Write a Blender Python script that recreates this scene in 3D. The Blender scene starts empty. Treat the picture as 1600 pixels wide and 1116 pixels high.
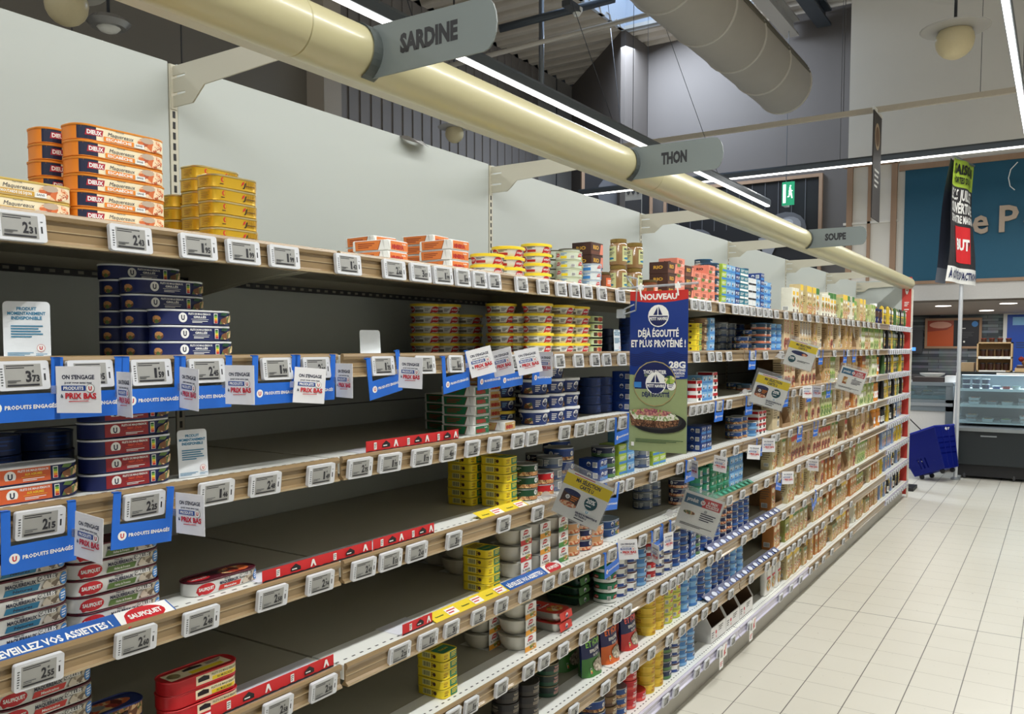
import bpy, bmesh, math, random
from mathutils import Vector, Matrix, Euler
random.seed(7)
S = bpy.context.scene
COL = S.collection
pi = math.pi

# ------------------------------------------------------------------ camera
# aisle runs along +Y, shelving stands on the -X side, floor is z = 0
F, CX, CY, EYE = 1317.0, 800.0, 620.0, 1.52
YAW, PITCH = math.atan(858 / 1319.24), math.atan(77 / 1317.0)
cam = bpy.data.objects.new('camera', bpy.data.cameras.new('camera'))
COL.objects.link(cam)
cam.location = (0, 0, EYE)
cam.rotation_euler = (pi / 2 - PITCH, 0, YAW)
cam.data.sensor_width = 36
cam.data.lens = F / 1600 * 36
cam.data.shift_y = (CY - 558) / 1600
cam.data.clip_start = 0.05
cam.data.clip_end = 200
S.camera = cam

# ------------------------------------------------------------------ world, lamps, exposure
W = bpy.data.worlds.new('world'); S.world = W; W.use_nodes = True
W.node_tree.nodes['Background'].inputs[0].default_value = (0.62, 0.66, 0.72, 1)
W.node_tree.nodes['Background'].inputs[1].default_value = 0.015
S.view_settings.view_transform = 'Standard'
S.view_settings.look = 'None'
S.view_settings.gamma = 1
S.view_settings.use_curve_mapping = False
S.view_settings.exposure = 0.0


def area(name, loc, size, size_y, power, color=(1, 1, 1), rot=(0, 0, 0), spread=180):
    l = bpy.data.lights.new(name, 'AREA')
    l.shape = 'RECTANGLE'; l.size = size; l.size_y = size_y; l.energy = power; l.color = color
    l.spread = math.radians(spread)
    o = bpy.data.objects.new(name, l); COL.objects.link(o)
    o.location = loc; o.rotation_euler = rot
    return o


LEDC = (0.985, 0.99, 0.97)
# the shop's ceiling hung light lines, one per aisle, and the one across the end
area('aisle_light_line', (-0.28, 4.4, 3.185), 0.06, 11.4, 200, LEDC)
area('aisle_light_line', (-2.97, 5.0, 3.185), 0.07, 10.2, 60, LEDC)
area('aisle_light_line', (2.45, 4.4, 3.185), 0.07, 11.4, 10, LEDC)
area('cross_light_line', (-1.6, 10.3, 3.585), 8.0, 0.06, 45, LEDC)
# roof light over the far end, and the cold counter's own lamps
area('roof_light_glow', (-5.2, 11.9, 6.35), 1.6, 1.6, 210, (0.72, 0.84, 1.0), (math.radians(8), math.radians(-12), 0))
area('counter_ceiling_light', (-0.6, 14.6, 2.08), 2.6, 3.6, 60, (1, 0.97, 0.92))
# added fill from behind the camera, lifts the roof and far walls
area('front_fill_light', (-1.5, -2.8, 5.0), 12.0, 2.0, 170, (0.93, 0.97, 1.0), (math.radians(112), 0, 0))


# ------------------------------------------------------------------ helpers
def cam_axes():
    fh = Vector((-math.sin(YAW), math.cos(YAW), 0)); r = Vector((math.cos(YAW), math.sin(YAW), 0)); z = Vector((0, 0, 1))
    return r, z * math.cos(PITCH) + fh * math.sin(PITCH), fh * math.cos(PITCH) - z * math.sin(PITCH)


AR, AU, AF = cam_axes()


def ray(px, py):
    return (px - CX) / F * AR - (py - CY) / F * AU + AF


def at_y(px, py, Y):
    v = ray(px, py); return Vector((0, 0, EYE)) + v * (Y / v.y)


def at_x(px, py, X):
    v = ray(px, py); return Vector((0, 0, EYE)) + v * (X / v.x)


def Yp(px, X, Z):
    """Y where the photo's column px meets the shelf line (X, Z)"""
    k = (px - CX) / F
    # (v.r) = k (v.f), v = (X, Y, Z-EYE)
    a = X * AR.x + (Z - EYE) * AR.z - k * (X * AF.x + (Z - EYE) * AF.z)
    b = AR.y - k * AF.y
    return -a / b


def proj(p):
    v = Vector(p) - Vector((0, 0, EYE)); d = v.dot(AF)
    return CX + F * v.dot(AR) / d, CY - F * v.dot(AU) / d


def lin(c):
    c = c / 255.0
    return c / 12.92 if c <= 0.04045 else ((c + 0.055) / 1.055) ** 2.4


MATS = {}


def mat(rgb, rough=0.5, metal=0.0, grain=0.05, scale=60.0, emit=0.0, alpha=1.0, coat=0.0, bump=0.0, stretch=None):
    """plain procedural surface: base colour with faint noise in tone and roughness"""
    key = (tuple(rgb), rough, metal, grain, scale, emit, alpha, coat, bump, stretch)
    if key in MATS: return MATS[key]
    m = bpy.data.materials.new('surface_%03d' % len(MATS)); m.use_nodes = True
    nt = m.node_tree; b = nt.nodes['Principled BSDF']
    c = [lin(x) for x in rgb]
    tc = nt.nodes.new('ShaderNodeTexCoord'); no = nt.nodes.new('ShaderNodeTexNoise')
    no.inputs['Scale'].default_value = scale; no.inputs['Detail'].default_value = 3
    if stretch:
        mp = nt.nodes.new('ShaderNodeMapping'); mp.inputs['Scale'].default_value = stretch
        nt.links.new(tc.outputs['Object'], mp.inputs[0]); nt.links.new(mp.outputs[0], no.inputs['Vector'])
    else:
        nt.links.new(tc.outputs['Object'], no.inputs['Vector'])
    mx = nt.nodes.new('ShaderNodeMix'); mx.data_type = 'RGBA'
    mx.inputs['A'].default_value = [max(0, x * (1 - grain)) for x in c] + [1]
    mx.inputs['B'].default_value = [min(1, x * (1 + grain)) for x in c] + [1]
    nt.links.new(no.outputs['Fac'], mx.inputs['Factor'])
    nt.links.new(mx.outputs['Result'], b.inputs['Base Color'])
    b.inputs['Roughness'].default_value = rough; b.inputs['Metallic'].default_value = metal
    if coat: b.inputs['Coat Weight'].default_value = coat; b.inputs['Coat Roughness'].default_value = 0.12
    if emit:
        nt.links.new(mx.outputs['Result'], b.inputs['Emission Color']); b.inputs['Emission Strength'].default_value = emit
    if alpha < 1:
        b.inputs['Alpha'].default_value = alpha
    if bump:
        bp = nt.nodes.new('ShaderNodeBump'); bp.inputs['Strength'].default_value = bump; bp.inputs['Distance'].default_value = 0.002
        nt.links.new(no.outputs['Fac'], bp.inputs['Height']); nt.links.new(bp.outputs[0], b.inputs['Normal'])
    MATS[key] = m
    return m


def food(cols, scale=90.0, rough=0.45):
    """printed food picture: voronoi cells through a colour ramp"""
    key = ('food', tuple(cols), scale)
    if key in MATS: return MATS[key]
    m = bpy.data.materials.new('food_print_%03d' % len(MATS)); m.use_nodes = True
    nt = m.node_tree; b = nt.nodes['Principled BSDF']
    tc = nt.nodes.new('ShaderNodeTexCoord'); vo = nt.nodes.new('ShaderNodeTexVoronoi'); vo.inputs['Scale'].default_value = scale
    no = nt.nodes.new('ShaderNodeTexNoise'); no.inputs['Scale'].default_value = scale * 1.4
    ad = nt.nodes.new('ShaderNodeMath'); ad.operation = 'MULTIPLY_ADD'; ad.inputs[1].default_value = 0.9
    sp = nt.nodes.new('ShaderNodeSeparateColor')
    cr = nt.nodes.new('ShaderNodeValToRGB'); cr.color_ramp.interpolation = 'CONSTANT'
    nt.links.new(tc.outputs['Object'], vo.inputs['Vector']); nt.links.new(tc.outputs['Object'], no.inputs['Vector'])
    nt.links.new(vo.outputs['Color'], sp.inputs[0]); nt.links.new(sp.outputs[0], ad.inputs[0])
    ns = nt.nodes.new('ShaderNodeMath'); ns.operation = 'MULTIPLY_ADD'; ns.inputs[1].default_value = 0.5; ns.inputs[2].default_value = -0.2
    nt.links.new(no.outputs['Fac'], ns.inputs[0]); nt.links.new(ns.outputs[0], ad.inputs[2])
    nt.links.new(ad.outputs[0], cr.inputs[0])
    e = cr.color_ramp.elements
    for i, c in enumerate(cols):
        el = e[i] if i < 2 else e.new(i / len(cols))
        el.position = i / len(cols); el.color = [lin(x) for x in c] + [1]
    nt.links.new(cr.outputs[0], b.inputs['Base Color']); b.inputs['Roughness'].default_value = rough
    MATS[key] = m
    return m


def glass(tint=(255, 255, 255), alpha=0.16, rough=0.08):
    """thin clear plastic or glass pane"""
    key = ('glass', tint, alpha, rough)
    if key in MATS: return MATS[key]
    m = bpy.data.materials.new('clear_pane_%03d' % len(MATS)); m.use_nodes = True
    nt = m.node_tree; out = nt.nodes['Material Output']; nt.nodes.remove(nt.nodes['Principled BSDF'])
    t = nt.nodes.new('ShaderNodeBsdfTransparent'); g = nt.nodes.new('ShaderNodeBsdfGlossy'); d = nt.nodes.new('ShaderNodeBsdfDiffuse')
    c = [lin(x) for x in tint] + [1]
    t.inputs[0].default_value = c; g.inputs['Roughness'].default_value = rough; d.inputs[0].default_value = c
    f = nt.nodes.new('ShaderNodeFresnel'); f.inputs[0].default_value = 1.45
    m1 = nt.nodes.new('ShaderNodeMixShader'); m1.inputs[0].default_value = alpha
    m2 = nt.nodes.new('ShaderNodeMixShader')
    nt.links.new(t.outputs[0], m1.inputs[1]); nt.links.new(d.outputs[0], m1.inputs[2])
    nt.links.new(f.outputs[0], m2.inputs[0]); nt.links.new(m1.outputs[0], m2.inputs[1]); nt.links.new(g.outputs[0], m2.inputs[2])
    nt.links.new(m2.outputs[0], out.inputs[0])
    MATS[key] = m
    return m


def emis(rgb, strength):
    key = ('emis', rgb, strength)
    if key in MATS: return MATS[key]
    m = bpy.data.materials.new('lit_surface_%03d' % len(MATS)); m.use_nodes = True
    b = m.node_tree.nodes['Principled BSDF']
    c = [lin(x) for x in rgb] + [1]
    b.inputs['Base Color'].default_value = c; b.inputs['Emission Color'].default_value = c; b.inputs['Emission Strength'].default_value = strength
    MATS[key] = m
    return m


class MB:
    """collects shapes into one mesh with several material slots"""
    def __init__(s):
        s.bm = bmesh.new(); s.mats = []

    def mi(s, m):
        if m not in s.mats: s.mats.append(m)
        return s.mats.index(m)

    def face(s, pts, m, smooth=False):
        vs = [s.bm.verts.new(p) for p in pts]
        f = s.bm.faces.new(vs); f.material_index = s.mi(m); f.smooth = smooth
        return f

    def box(s, lo, hi, m, bevel=0.0):
        x0, y0, z0 = lo; x1, y1, z1 = hi
        if x0 > x1: x0, x1 = x1, x0
        if y0 > y1: y0, y1 = y1, y0
        if z0 > z1: z0, z1 = z1, z0
        v = [s.bm.verts.new(p) for p in ((x0, y0, z0), (x1, y0, z0), (x1, y1, z0), (x0, y1, z0), (x0, y0, z1), (x1, y0, z1), (x1, y1, z1), (x0, y1, z1))]
        fs = []
        for q in ((0, 3, 2, 1), (4, 5, 6, 7), (0, 1, 5, 4), (1, 2, 6, 5), (2, 3, 7, 6), (3, 0, 4, 7)):
            f = s.bm.faces.new([v[i] for i in q]); f.material_index = s.mi(m); fs.append(f)
        if bevel:
            es = list({e for f in fs for e in f.edges})
            r = bmesh.ops.bevel(s.bm, geom=es, offset=bevel, segments=2, affect='EDGES', profile=0.5)
            for f in r['faces']: f.material_index = s.mi(m)
        return v

    def prism(s, pts, axis, a, b, m, smooth=False, caps=True):
        """2-D polygon pts extruded along axis from a to b"""
        def P(p, t):
            if axis == 'y': return (p[0], t, p[1])
            if axis == 'x': return (t, p[0], p[1])
            return (p[0], p[1], t)
        A = [s.bm.verts.new(P(p, a)) for p in pts]; B = [s.bm.verts.new(P(p, b)) for p in pts]
        n = len(pts); k = s.mi(m)
        for i in range(n):
            f = s.bm.faces.new((A[i], A[(i + 1) % n], B[(i + 1) % n], B[i])); f.material_index = k; f.smooth = smooth
        if caps:
            f = s.bm.faces.new(A[::-1]); f.material_index = k
            f = s.bm.faces.new(B); f.material_index = k

    def tube(s, pts, r, m, n=8, closed=False):
        k = s.mi(m); rings = []
        pts = [Vector(p) for p in pts]
        for i, p in enumerate(pts):
            t = (pts[min(i + 1, len(pts) - 1)] - pts[max(i - 1, 0)]).normalized()
            u = t.orthogonal().normalized() if i == 0 else (u - t * u.dot(t)).normalized()
            w = t.cross(u)
            rr = r[i] if isinstance(r, (list, tuple)) else r
            rings.append([s.bm.verts.new(p + (u * math.cos(2 * pi * j / n) + w * math.sin(2 * pi * j / n)) * rr) for j in range(n)])
        for a, b in zip(rings, rings[1:]):
            for j in range(n):
                f = s.bm.faces.new((a[j], a[(j + 1) % n], b[(j + 1) % n], b[j])); f.material_index = k; f.smooth = True
        for q in (rings[0][::-1], rings[-1]):
            f = s.bm.faces.new(q); f.material_index = k

    def lathe(s, prof, m, c=(0, 0, 0), n=24, axis='z'):
        k = s.mi(m); rings = []
        for r, z in prof:
            ring = []
            for j in range(n):
                a = 2 * pi * j / n
                if axis == 'z': p = (c[0] + r * math.cos(a), c[1] + r * math.sin(a), c[2] + z)
                elif axis == 'y': p = (c[0] + r * math.cos(a), c[1] + z, c[2] + r * math.sin(a))
                else: p = (c[0] + z, c[1] + r * math.cos(a), c[2] + r * math.sin(a))
                ring.append(s.bm.verts.new(p))
            rings.append(ring)
        for a, b in zip(rings, rings[1:]):
            for j in range(n):
                f = s.bm.faces.new((a[j], a[(j + 1) % n], b[(j + 1) % n], b[j])); f.material_index = k; f.smooth = True
        for q in (rings[0][::-1], rings[-1]):
            f = s.bm.faces.new(q); f.material_index = k

    def mesh(s, name, sharp=0.6):
        bmesh.ops.recalc_face_normals(s.bm, faces=[f for f in s.bm.faces if len(f.verts) > 0 and any(len(e.link_faces) > 1 for e in f.edges)])
        for e in s.bm.edges:
            if len(e.link_faces) == 2 and e.calc_face_angle(0) > sharp: e.smooth = False
        me = bpy.data.meshes.new(name); s.bm.to_mesh(me); s.bm.free()
        for m in s.mats: me.materials.append(m)
        return me

    def build(s, name, parent=None, loc=None, rot=None):
        o = bpy.data.objects.new(name, s.mesh(name)); COL.objects.link(o)
        if parent: o.parent = parent
        if loc is not None: o.location = loc
        if rot is not None: o.rotation_euler = rot
        return o


def tag(o, label=None, cat=None, group=None, kind=None):
    if label: o['label'] = label
    if cat: o['category'] = cat
    if group: o['group'] = group
    if kind: o['kind'] = kind
    return o


def empty(name, loc=(0, 0, 0), rz=0.0):
    o = bpy.data.objects.new(name, None); COL.objects.link(o)
    o.location = loc; o.rotation_euler = (0, 0, rz); o.empty_display_size = 0.05
    return o


def copy_tree(o, parent=None):
    c = o.copy(); COL.objects.link(c)
    if parent: c.parent = parent
    for ch in list(o.children): copy_tree(ch, c)
    return c


ONES = ['', 'first', 'second', 'third', 'fourth', 'fifth', 'sixth', 'seventh', 'eighth', 'ninth', 'tenth', 'eleventh', 'twelfth', 'thirteenth',
        'fourteenth', 'fifteenth', 'sixteenth', 'seventeenth', 'eighteenth', 'nineteenth']
TENS = {2: ('twentieth', 'twenty'), 3: ('thirtieth', 'thirty'), 4: ('fortieth', 'forty'), 5: ('fiftieth', 'fifty'), 6: ('sixtieth', 'sixty')}


def ordw(n):
    if n < 20: return ONES[n]
    t, u = divmod(n, 10)
    return TENS[t][0] if u == 0 else TENS[t][1] + '-' + ONES[u]


# ------------------------------------------------------------------ flat lettering
_T = {}


def text2d(s, bold=0.0):
    key = (s, bold)
    if key in _T: return _T[key]
    cu = bpy.data.curves.new('lettering', 'FONT'); cu.body = s; cu.size = 1.0; cu.resolution_u = 1 if len(s) > 14 else 2
    cu.offset = bold; cu.fill_mode = 'FRONT'
    ob = bpy.data.objects.new('lettering', cu); COL.objects.link(ob)
    dg = bpy.context.evaluated_depsgraph_get()
    me = bpy.data.meshes.new_from_object(ob.evaluated_get(dg))
    vs = [(v.co.x, v.co.y) for v in me.vertices]; fs = [tuple(p.vertices) for p in me.polygons]
    bpy.data.objects.remove(ob); bpy.data.curves.remove(cu); bpy.data.meshes.remove(me)
    if vs:
        x0 = min(v[0] for v in vs); x1 = max(v[0] for v in vs)
    else: x0 = 0; x1 = 1
    cap = 0.70
    vs = [((x - x0) / cap, y / cap) for x, y in vs]
    _T[key] = (vs, fs, (x1 - x0) / cap)
    return _T[key]


def ell(cu, cv, ru, rv, n=20, a0=0, a1=2 * pi):
    return [(cu + ru * math.cos(a0 + (a1 - a0) * i / (n if a1 - a0 >= 2 * pi - 1e-6 else n - 1)), cv + rv * math.sin(a0 + (a1 - a0) * i / (n if a1 - a0 >= 2 * pi - 1e-6 else n - 1))) for i in range(n)]


def shapes(items):
    """turn print instructions (mm) into (verts2d, faces, material) layers"""
    out = []
    for it in items:
        k = it[0]
        if k == 'r':
            _, a, b, c, d, m = it; out.append(([(a, b), (c, b), (c, d), (a, d)], [(0, 1, 2, 3)], m))
        elif k == 'e':
            _, cu, cv, ru, rv, m = it; p = ell(cu, cv, ru, rv, 16); out.append((p, [tuple(range(len(p)))], m))
        elif k == 'p':
            out.append((list(it[1]), [tuple(range(len(it[1])))], it[2]))
        elif k == 't':       # ('t', text, cu, cv, h, mat, width=None, bold=0, slant=0, turn=0)
            _, s, cu, cv, h, m = it[:6]; wd = it[6] if len(it) > 6 else None; bo = it[7] if len(it) > 7 else 0.0
            sl = it[8] if len(it) > 8 else 0.0; tu = it[9] if len(it) > 9 else 0.0
            vs, fs, w = text2d(s, bo); sx = (wd / w) if wd else h
            W2 = w * sx / 2; ct, st = math.cos(tu), math.sin(tu)
            pts = []
            for x, y in vs:
                a = x * sx - W2 + sl * (y - 0.5) * h; b = (y - 0.5) * h
                pts.append((cu + a * ct - b * st, cv + a * st + b * ct))
            out.append((pts, fs, m))
        elif k == 'U':       # round badge with a U
            _, cu, cv, r, fg, bg = it
            p = ell(cu, cv, r, r, 18); out.append((p, [tuple(range(18))], bg))
            out += shapes([('t', 'U', cu, cv, r * 0.95, fg, r * 0.85, 0.05)])
        elif k == 'boat':    # round badge: sails over a band
            _, cu, cv, r, navy, white = it
            out += shapes([('e', cu, cv, r, r, white), ('p', ell(cu, cv, r * 0.9, r * 0.9, 12, pi, 2 * pi), navy),
                           ('p', [(cu - .1 * r, cv + .08 * r), (cu - .1 * r, cv + .78 * r), (cu - .5 * r, cv + .08 * r)], navy),
                           ('p', [(cu, cv + .08 * r), (cu + .02 * r, cv + .85 * r), (cu + .38 * r, cv + .08 * r)], navy)])
        elif k == 'bar':     # bar code
            _, cu, cv, w, h, blk, wht = it
            out += shapes([('r', cu - w / 2, cv - h / 2, cu + w / 2, cv + h / 2, wht)])
            n = 9
            vs = []; fs = []
            for i in range(n):
                a = cu - w * .42 + w * .84 * i / n; b = a + w * .84 / n * (0.35 + 0.3 * ((i * 7) % 3) / 2)
                j = len(vs); vs += [(a, cv - h * .4), (b, cv - h * .4), (b, cv + h * .4), (a, cv + h * .4)]; fs.append((j, j + 1, j + 2, j + 3))
            out.append((vs, fs, blk))
        elif k == 'ls':      # block of small print: thin lines
            _, a, b, c, d, n, m = it
            vs = []; fs = []
            for i in range(n):
                y = d - (d - b) * (i + .5) / n; t = (d - b) / n * .22; e = c - (c - a) * (0.35 if i == n - 1 else 0.07 * ((i * 5) % 3))
                j = len(vs); vs += [(a, y - t), (e, y - t), (e, y + t), (a, y + t)]; fs.append((j, j + 1, j + 2, j + 3))
            out.append((vs, fs, m))
    return out


def put_print(mb, items, fmap, cuts=(), lift=0.00015, base=0, vcuts=()):
    """lay print on a surface; fmap(u, v, off) in metres"""
    for li, (vs, fs, m) in enumerate(shapes(items)):
        k = mb.mi(m); off = lift * (li + 1 + base)
        us = [v[0] for v in vs]
        if not us: continue
        cc = [c for c in cuts if min(us) < c < max(us)]
        vv = [v[1] for v in vs]; vc = [c for c in vcuts if min(vv) < c < max(vv)]
        if cc or vc:
            tb = bmesh.new(); tv = [tb.verts.new((x, y, 0)) for x, y in vs]
            for f in fs:
                try: tb.faces.new([tv[i] for i in f])
                except ValueError: pass
            for c in cc:
                bmesh.ops.bisect_plane(tb, geom=tb.verts[:] + tb.edges[:] + tb.faces[:], plane_co=(c, 0, 0), plane_no=(1, 0, 0))
            for c in vc:
                bmesh.ops.bisect_plane(tb, geom=tb.verts[:] + tb.edges[:] + tb.faces[:], plane_co=(0, c, 0), plane_no=(0, 1, 0))
            tb.verts.index_update()
            nv = [mb.bm.verts.new(fmap(v.co.x / 1000, v.co.y / 1000, off)) for v in tb.verts]
            for f in tb.faces:
                g = mb.bm.faces.new([nv[v.index] for v in f.verts]); g.material_index = k
            tb.free()
        else:
            nv = [mb.bm.verts.new(fmap(x / 1000, y / 1000, off)) for x, y in vs]
            for f in fs:
                try: g = mb.bm.faces.new([nv[i] for i in f]); g.material_index = k
                except ValueError: pass


def plane_map(o, du, dv):
    o = Vector(o); du = Vector(du).normalized(); dv = Vector(dv).normalized(); n = du.cross(dv)
    return lambda u, v, off: o + du * u + dv * v + n * off


# palette
WHT = mat((240, 240, 236), 0.5); BLK = mat((22, 22, 26), 0.5); DGY = mat((70, 72, 76), 0.5); NAVY = mat((22, 34, 88), 0.42)
BLUE = mat((20, 100, 205), 0.45); RED = mat((196, 30, 40), 0.45); YEL = mat((240, 214, 40), 0.45); GRN = mat((22, 96, 62), 0.45)
# ================================================================== THE SHOP SHELL
def node_math(nt, op, a, b=None, c=None):
    n = nt.nodes.new('ShaderNodeMath'); n.operation = op
    for i, v in enumerate((a, b, c)):
        if v is None: continue
        if isinstance(v, (int, float)): n.inputs[i].default_value = v
        else: nt.links.new(v, n.inputs[i])
    return n.outputs[0]


def floor_mat():
    m = bpy.data.materials.new('cream_floor_tiles'); m.use_nodes = True
    nt = m.node_tree; b = nt.nodes['Principled BSDF']
    tc = nt.nodes.new('ShaderNodeTexCoord'); sp = nt.nodes.new('ShaderNodeSeparateXYZ'); nt.links.new(tc.outputs['Object'], sp.inputs[0])
    X, Y = sp.outputs[0], sp.outputs[1]

    def joint(v, off, pitch, w):
        a = node_math(nt, 'ADD', v, 100 * pitch - off + pitch / 2); a = node_math(nt, 'MODULO', a, pitch)
        a = node_math(nt, 'SUBTRACT', a, pitch / 2); a = node_math(nt, 'ABSOLUTE', a)
        return node_math(nt, 'LESS_THAN', a, w)
    jx = joint(X, -0.7295, 0.2010, 0.0022); jy = joint(Y, 5.087, 0.2003, 0.0013)
    jb = joint(Y, 5.087, 0.2003 * 15, 0.0028)
    no = nt.nodes.new('ShaderNodeTexNoise'); no.inputs['Scale'].default_value = 1.3; no.inputs['Detail'].default_value = 4; nt.links.new(tc.outputs['Object'], no.inputs['Vector'])
    n2 = nt.nodes.new('ShaderNodeTexNoise'); n2.inputs['Scale'].default_value = 45; nt.links.new(tc.outputs['Object'], n2.inputs['Vector'])
    base = nt.nodes.new('ShaderNodeMix'); base.data_type = 'RGBA'
    base.inputs['A'].default_value = (lin(212), lin(208), lin(194), 1); base.inputs['B'].default_value = (lin(226), lin(223), lin(211), 1)
    nt.links.new(no.outputs['Fac'], base.inputs['Factor'])
    prev = base.outputs['Result']
    for j, col, f in ((jy, (118, 112, 100), 0.7), (jx, (70, 66, 62), 0.85), (jb, (60, 56, 52), 0.9)):
        mx = nt.nodes.new('ShaderNodeMix'); mx.data_type = 'RGBA'
        nt.links.new(node_math(nt, 'MULTIPLY', j, f), mx.inputs['Factor']); nt.links.new(prev, mx.inputs['A'])
        mx.inputs['B'].default_value = [lin(x) for x in col] + [1]; prev = mx.outputs['Result']
    nt.links.new(prev, b.inputs['Base Color'])
    rr = nt.nodes.new('ShaderNodeMapRange'); rr.inputs['To Min'].default_value = 0.22; rr.inputs['To Max'].default_value = 0.42
    nt.links.new(n2.outputs['Fac'], rr.inputs['Value']); nt.links.new(rr.outputs[0], b.inputs['Roughness'])
    bp = nt.nodes.new('ShaderNodeBump'); bp.inputs['Distance'].default_value = 0.001; bp.inputs['Strength'].default_value = 0.4; bp.invert = True
    nt.links.new(node_math(nt, 'MAXIMUM', jx, jy), bp.inputs['Height']); nt.links.new(bp.outputs[0], b.inputs['Normal'])
    return m


def struct(name, mb, label=None):
    o = mb.build(name); o['kind'] = 'structure'
    return o


mb = MB(); mb.box((-8.2, -3, -0.1), (3.6, 17.1, 0), floor_mat()); struct('floor', mb)

M_DECK = mat((208, 198, 184), 0.6, 0.1, 0.10, 4.0)
M_DARKWALL = mat((98, 91, 86), 0.8, 0, 0.05, 1.5)
M_LEFTWALL = mat((122, 117, 109), 0.7, 0, 0.04, 2)
M_PALEWALL = mat((176, 173, 168), 0.8, 0, 0.04, 2)
M_WHITE = mat((225, 222, 214), 0.7, 0, 0.03, 3)
M_WOODFR = mat((160, 130, 105), 0.6, 0, 0.15, 12, stretch=(1, 1, 0.2))
ZC = 6.5
# ribbed steel roof deck: trapezoid ribs running along X
mb = MB()
y = -3.0
prof = []
while y < 17.0:
    prof += [(y, ZC), (y + 0.13, ZC), (y + 0.17, ZC + 0.07), (y + 0.29, ZC + 0.07)]; y += 0.33
for (a, za), (b, zb) in zip(prof, prof[1:]):
    # leave the roof-light opening free
    for x0, x1 in ((-8, -5.9), (-5.9, -3.8), (-3.8, 3.6)):
        if x0 == -5.9 and 9.4 < a < 12.3: continue
        mb.face([(x0, a, za), (x0, b, zb), (x1, b, zb), (x1, a, za)], M_DECK)
mb.box((-8, -3, ZC + 0.16), (3.6, 9.2, ZC + 0.2), M_DECK)
struct('ceiling', mb)
mb = MB()
sk = MB(); sk.face([(-5.95, 9.3, 7.3), (-3.75, 9.3, 7.3), (-3.75, 12.4, 7.3), (-5.95, 12.4, 7.3)], emis((205, 228, 255), 2.2))
struct('window_1', sk)
mw = mat((205, 212, 222), 0.6)
mb.box((-5.97, 9.3, ZC), (-5.92, 12.4, 7.3), mw); mb.box((-3.78, 9.3, ZC), (-3.73, 12.4, 7.3), mw)
mb.box((-5.97, 9.25, ZC), (-3.73, 9.3, 7.3), mw); mb.box((-5.97, 12.4, ZC), (-3.73, 12.45, 7.3), mw)
for i in range(1, 4): mb.box((-5.92, 9.3 + i * 0.78, 7.2), (-3.78, 9.33 + i * 0.78, 7.25), DGY)
struct('trim_1', mb)

# walls
mb = MB()
M_RIB = mat((136, 130, 126), 0.6, 0.1, 0.05, 3)
y = 7.9
mb.box((-8.1, -3, 0), (-8, 7.6, ZC), M_LEFTWALL)
for yy in (1.0, 2.2, 3.4, 4.6, 5.8): mb.box((-8, yy, 0), (-7.995, yy + .012, ZC), DGY)
mb.box((-8, 7.6, 0), (-7.7, 7.9, ZC), mat((176, 166, 152), .6))
while y < 13.0:
    mb.prism([(-8.1, y), (-7.99, y), (-7.99, y + 0.10), (-8.012, y + 0.12), (-8.012, y + 0.22), (-8.1, y + 0.22)], 'z', 0, ZC, M_RIB); y += 0.22
struct('wall_left', mb)
mb = MB(); mb.box((-8.1, 13.2, 0), (-8.0, 14.6, ZC), M_PALEWALL); mb.box((-8.0, 13.8, 0), (-7.995, 13.83, ZC), DGY); struct('wall_back_left', mb)
mb = MB()   # dark wall turning away to the left
mb.prism([(-8.1, 14.5), (-5.98, 12.35), (-5.90, 12.35), (-5.90, 13.35), (-8.1, 14.7)], 'z', 0, ZC, M_DARKWALL)
struct('wall_left_return', mb)
mb = MB(); mb.box((-5.95, 13.2, 0), (-2.45, 13.3, ZC + .1), mat((98, 92, 88), 0.8, 0, 0.05, 1.5))
struct('wall_back', mb)
FY = 12.0     # plane of the white wall and the sign board over the counter
mb = MB(); mb.box((-2.46, FY, 2.3), (3.5, FY + 0.12, ZC), M_WHITE); mb.box((-2.46, FY, 0), (-1.78, FY + .12, 2.3), M_WHITE)
mb.box((-2.46, FY + .12, 0), (-2.4, 13.2, ZC), M_WHITE)
mb.box((-1.78, FY - 0.02, 2.12), (3.5, FY + 0.02, 2.33), mat((205, 203, 200), 0.6))
struct('wall_back_right', mb)
mb = MB(); mb.box((-2.6, FY + 0.13, 2.10), (3.5, 17, 2.16), mat((150, 140, 132), 0.6))
struct('ceiling_alcove', mb)
mb = MB(); mb.box((-2.65, FY + 1.3, 0), (-2.6, 17, 2.16), M_DARKWALL); struct('wall_alcove_side', mb)


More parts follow.
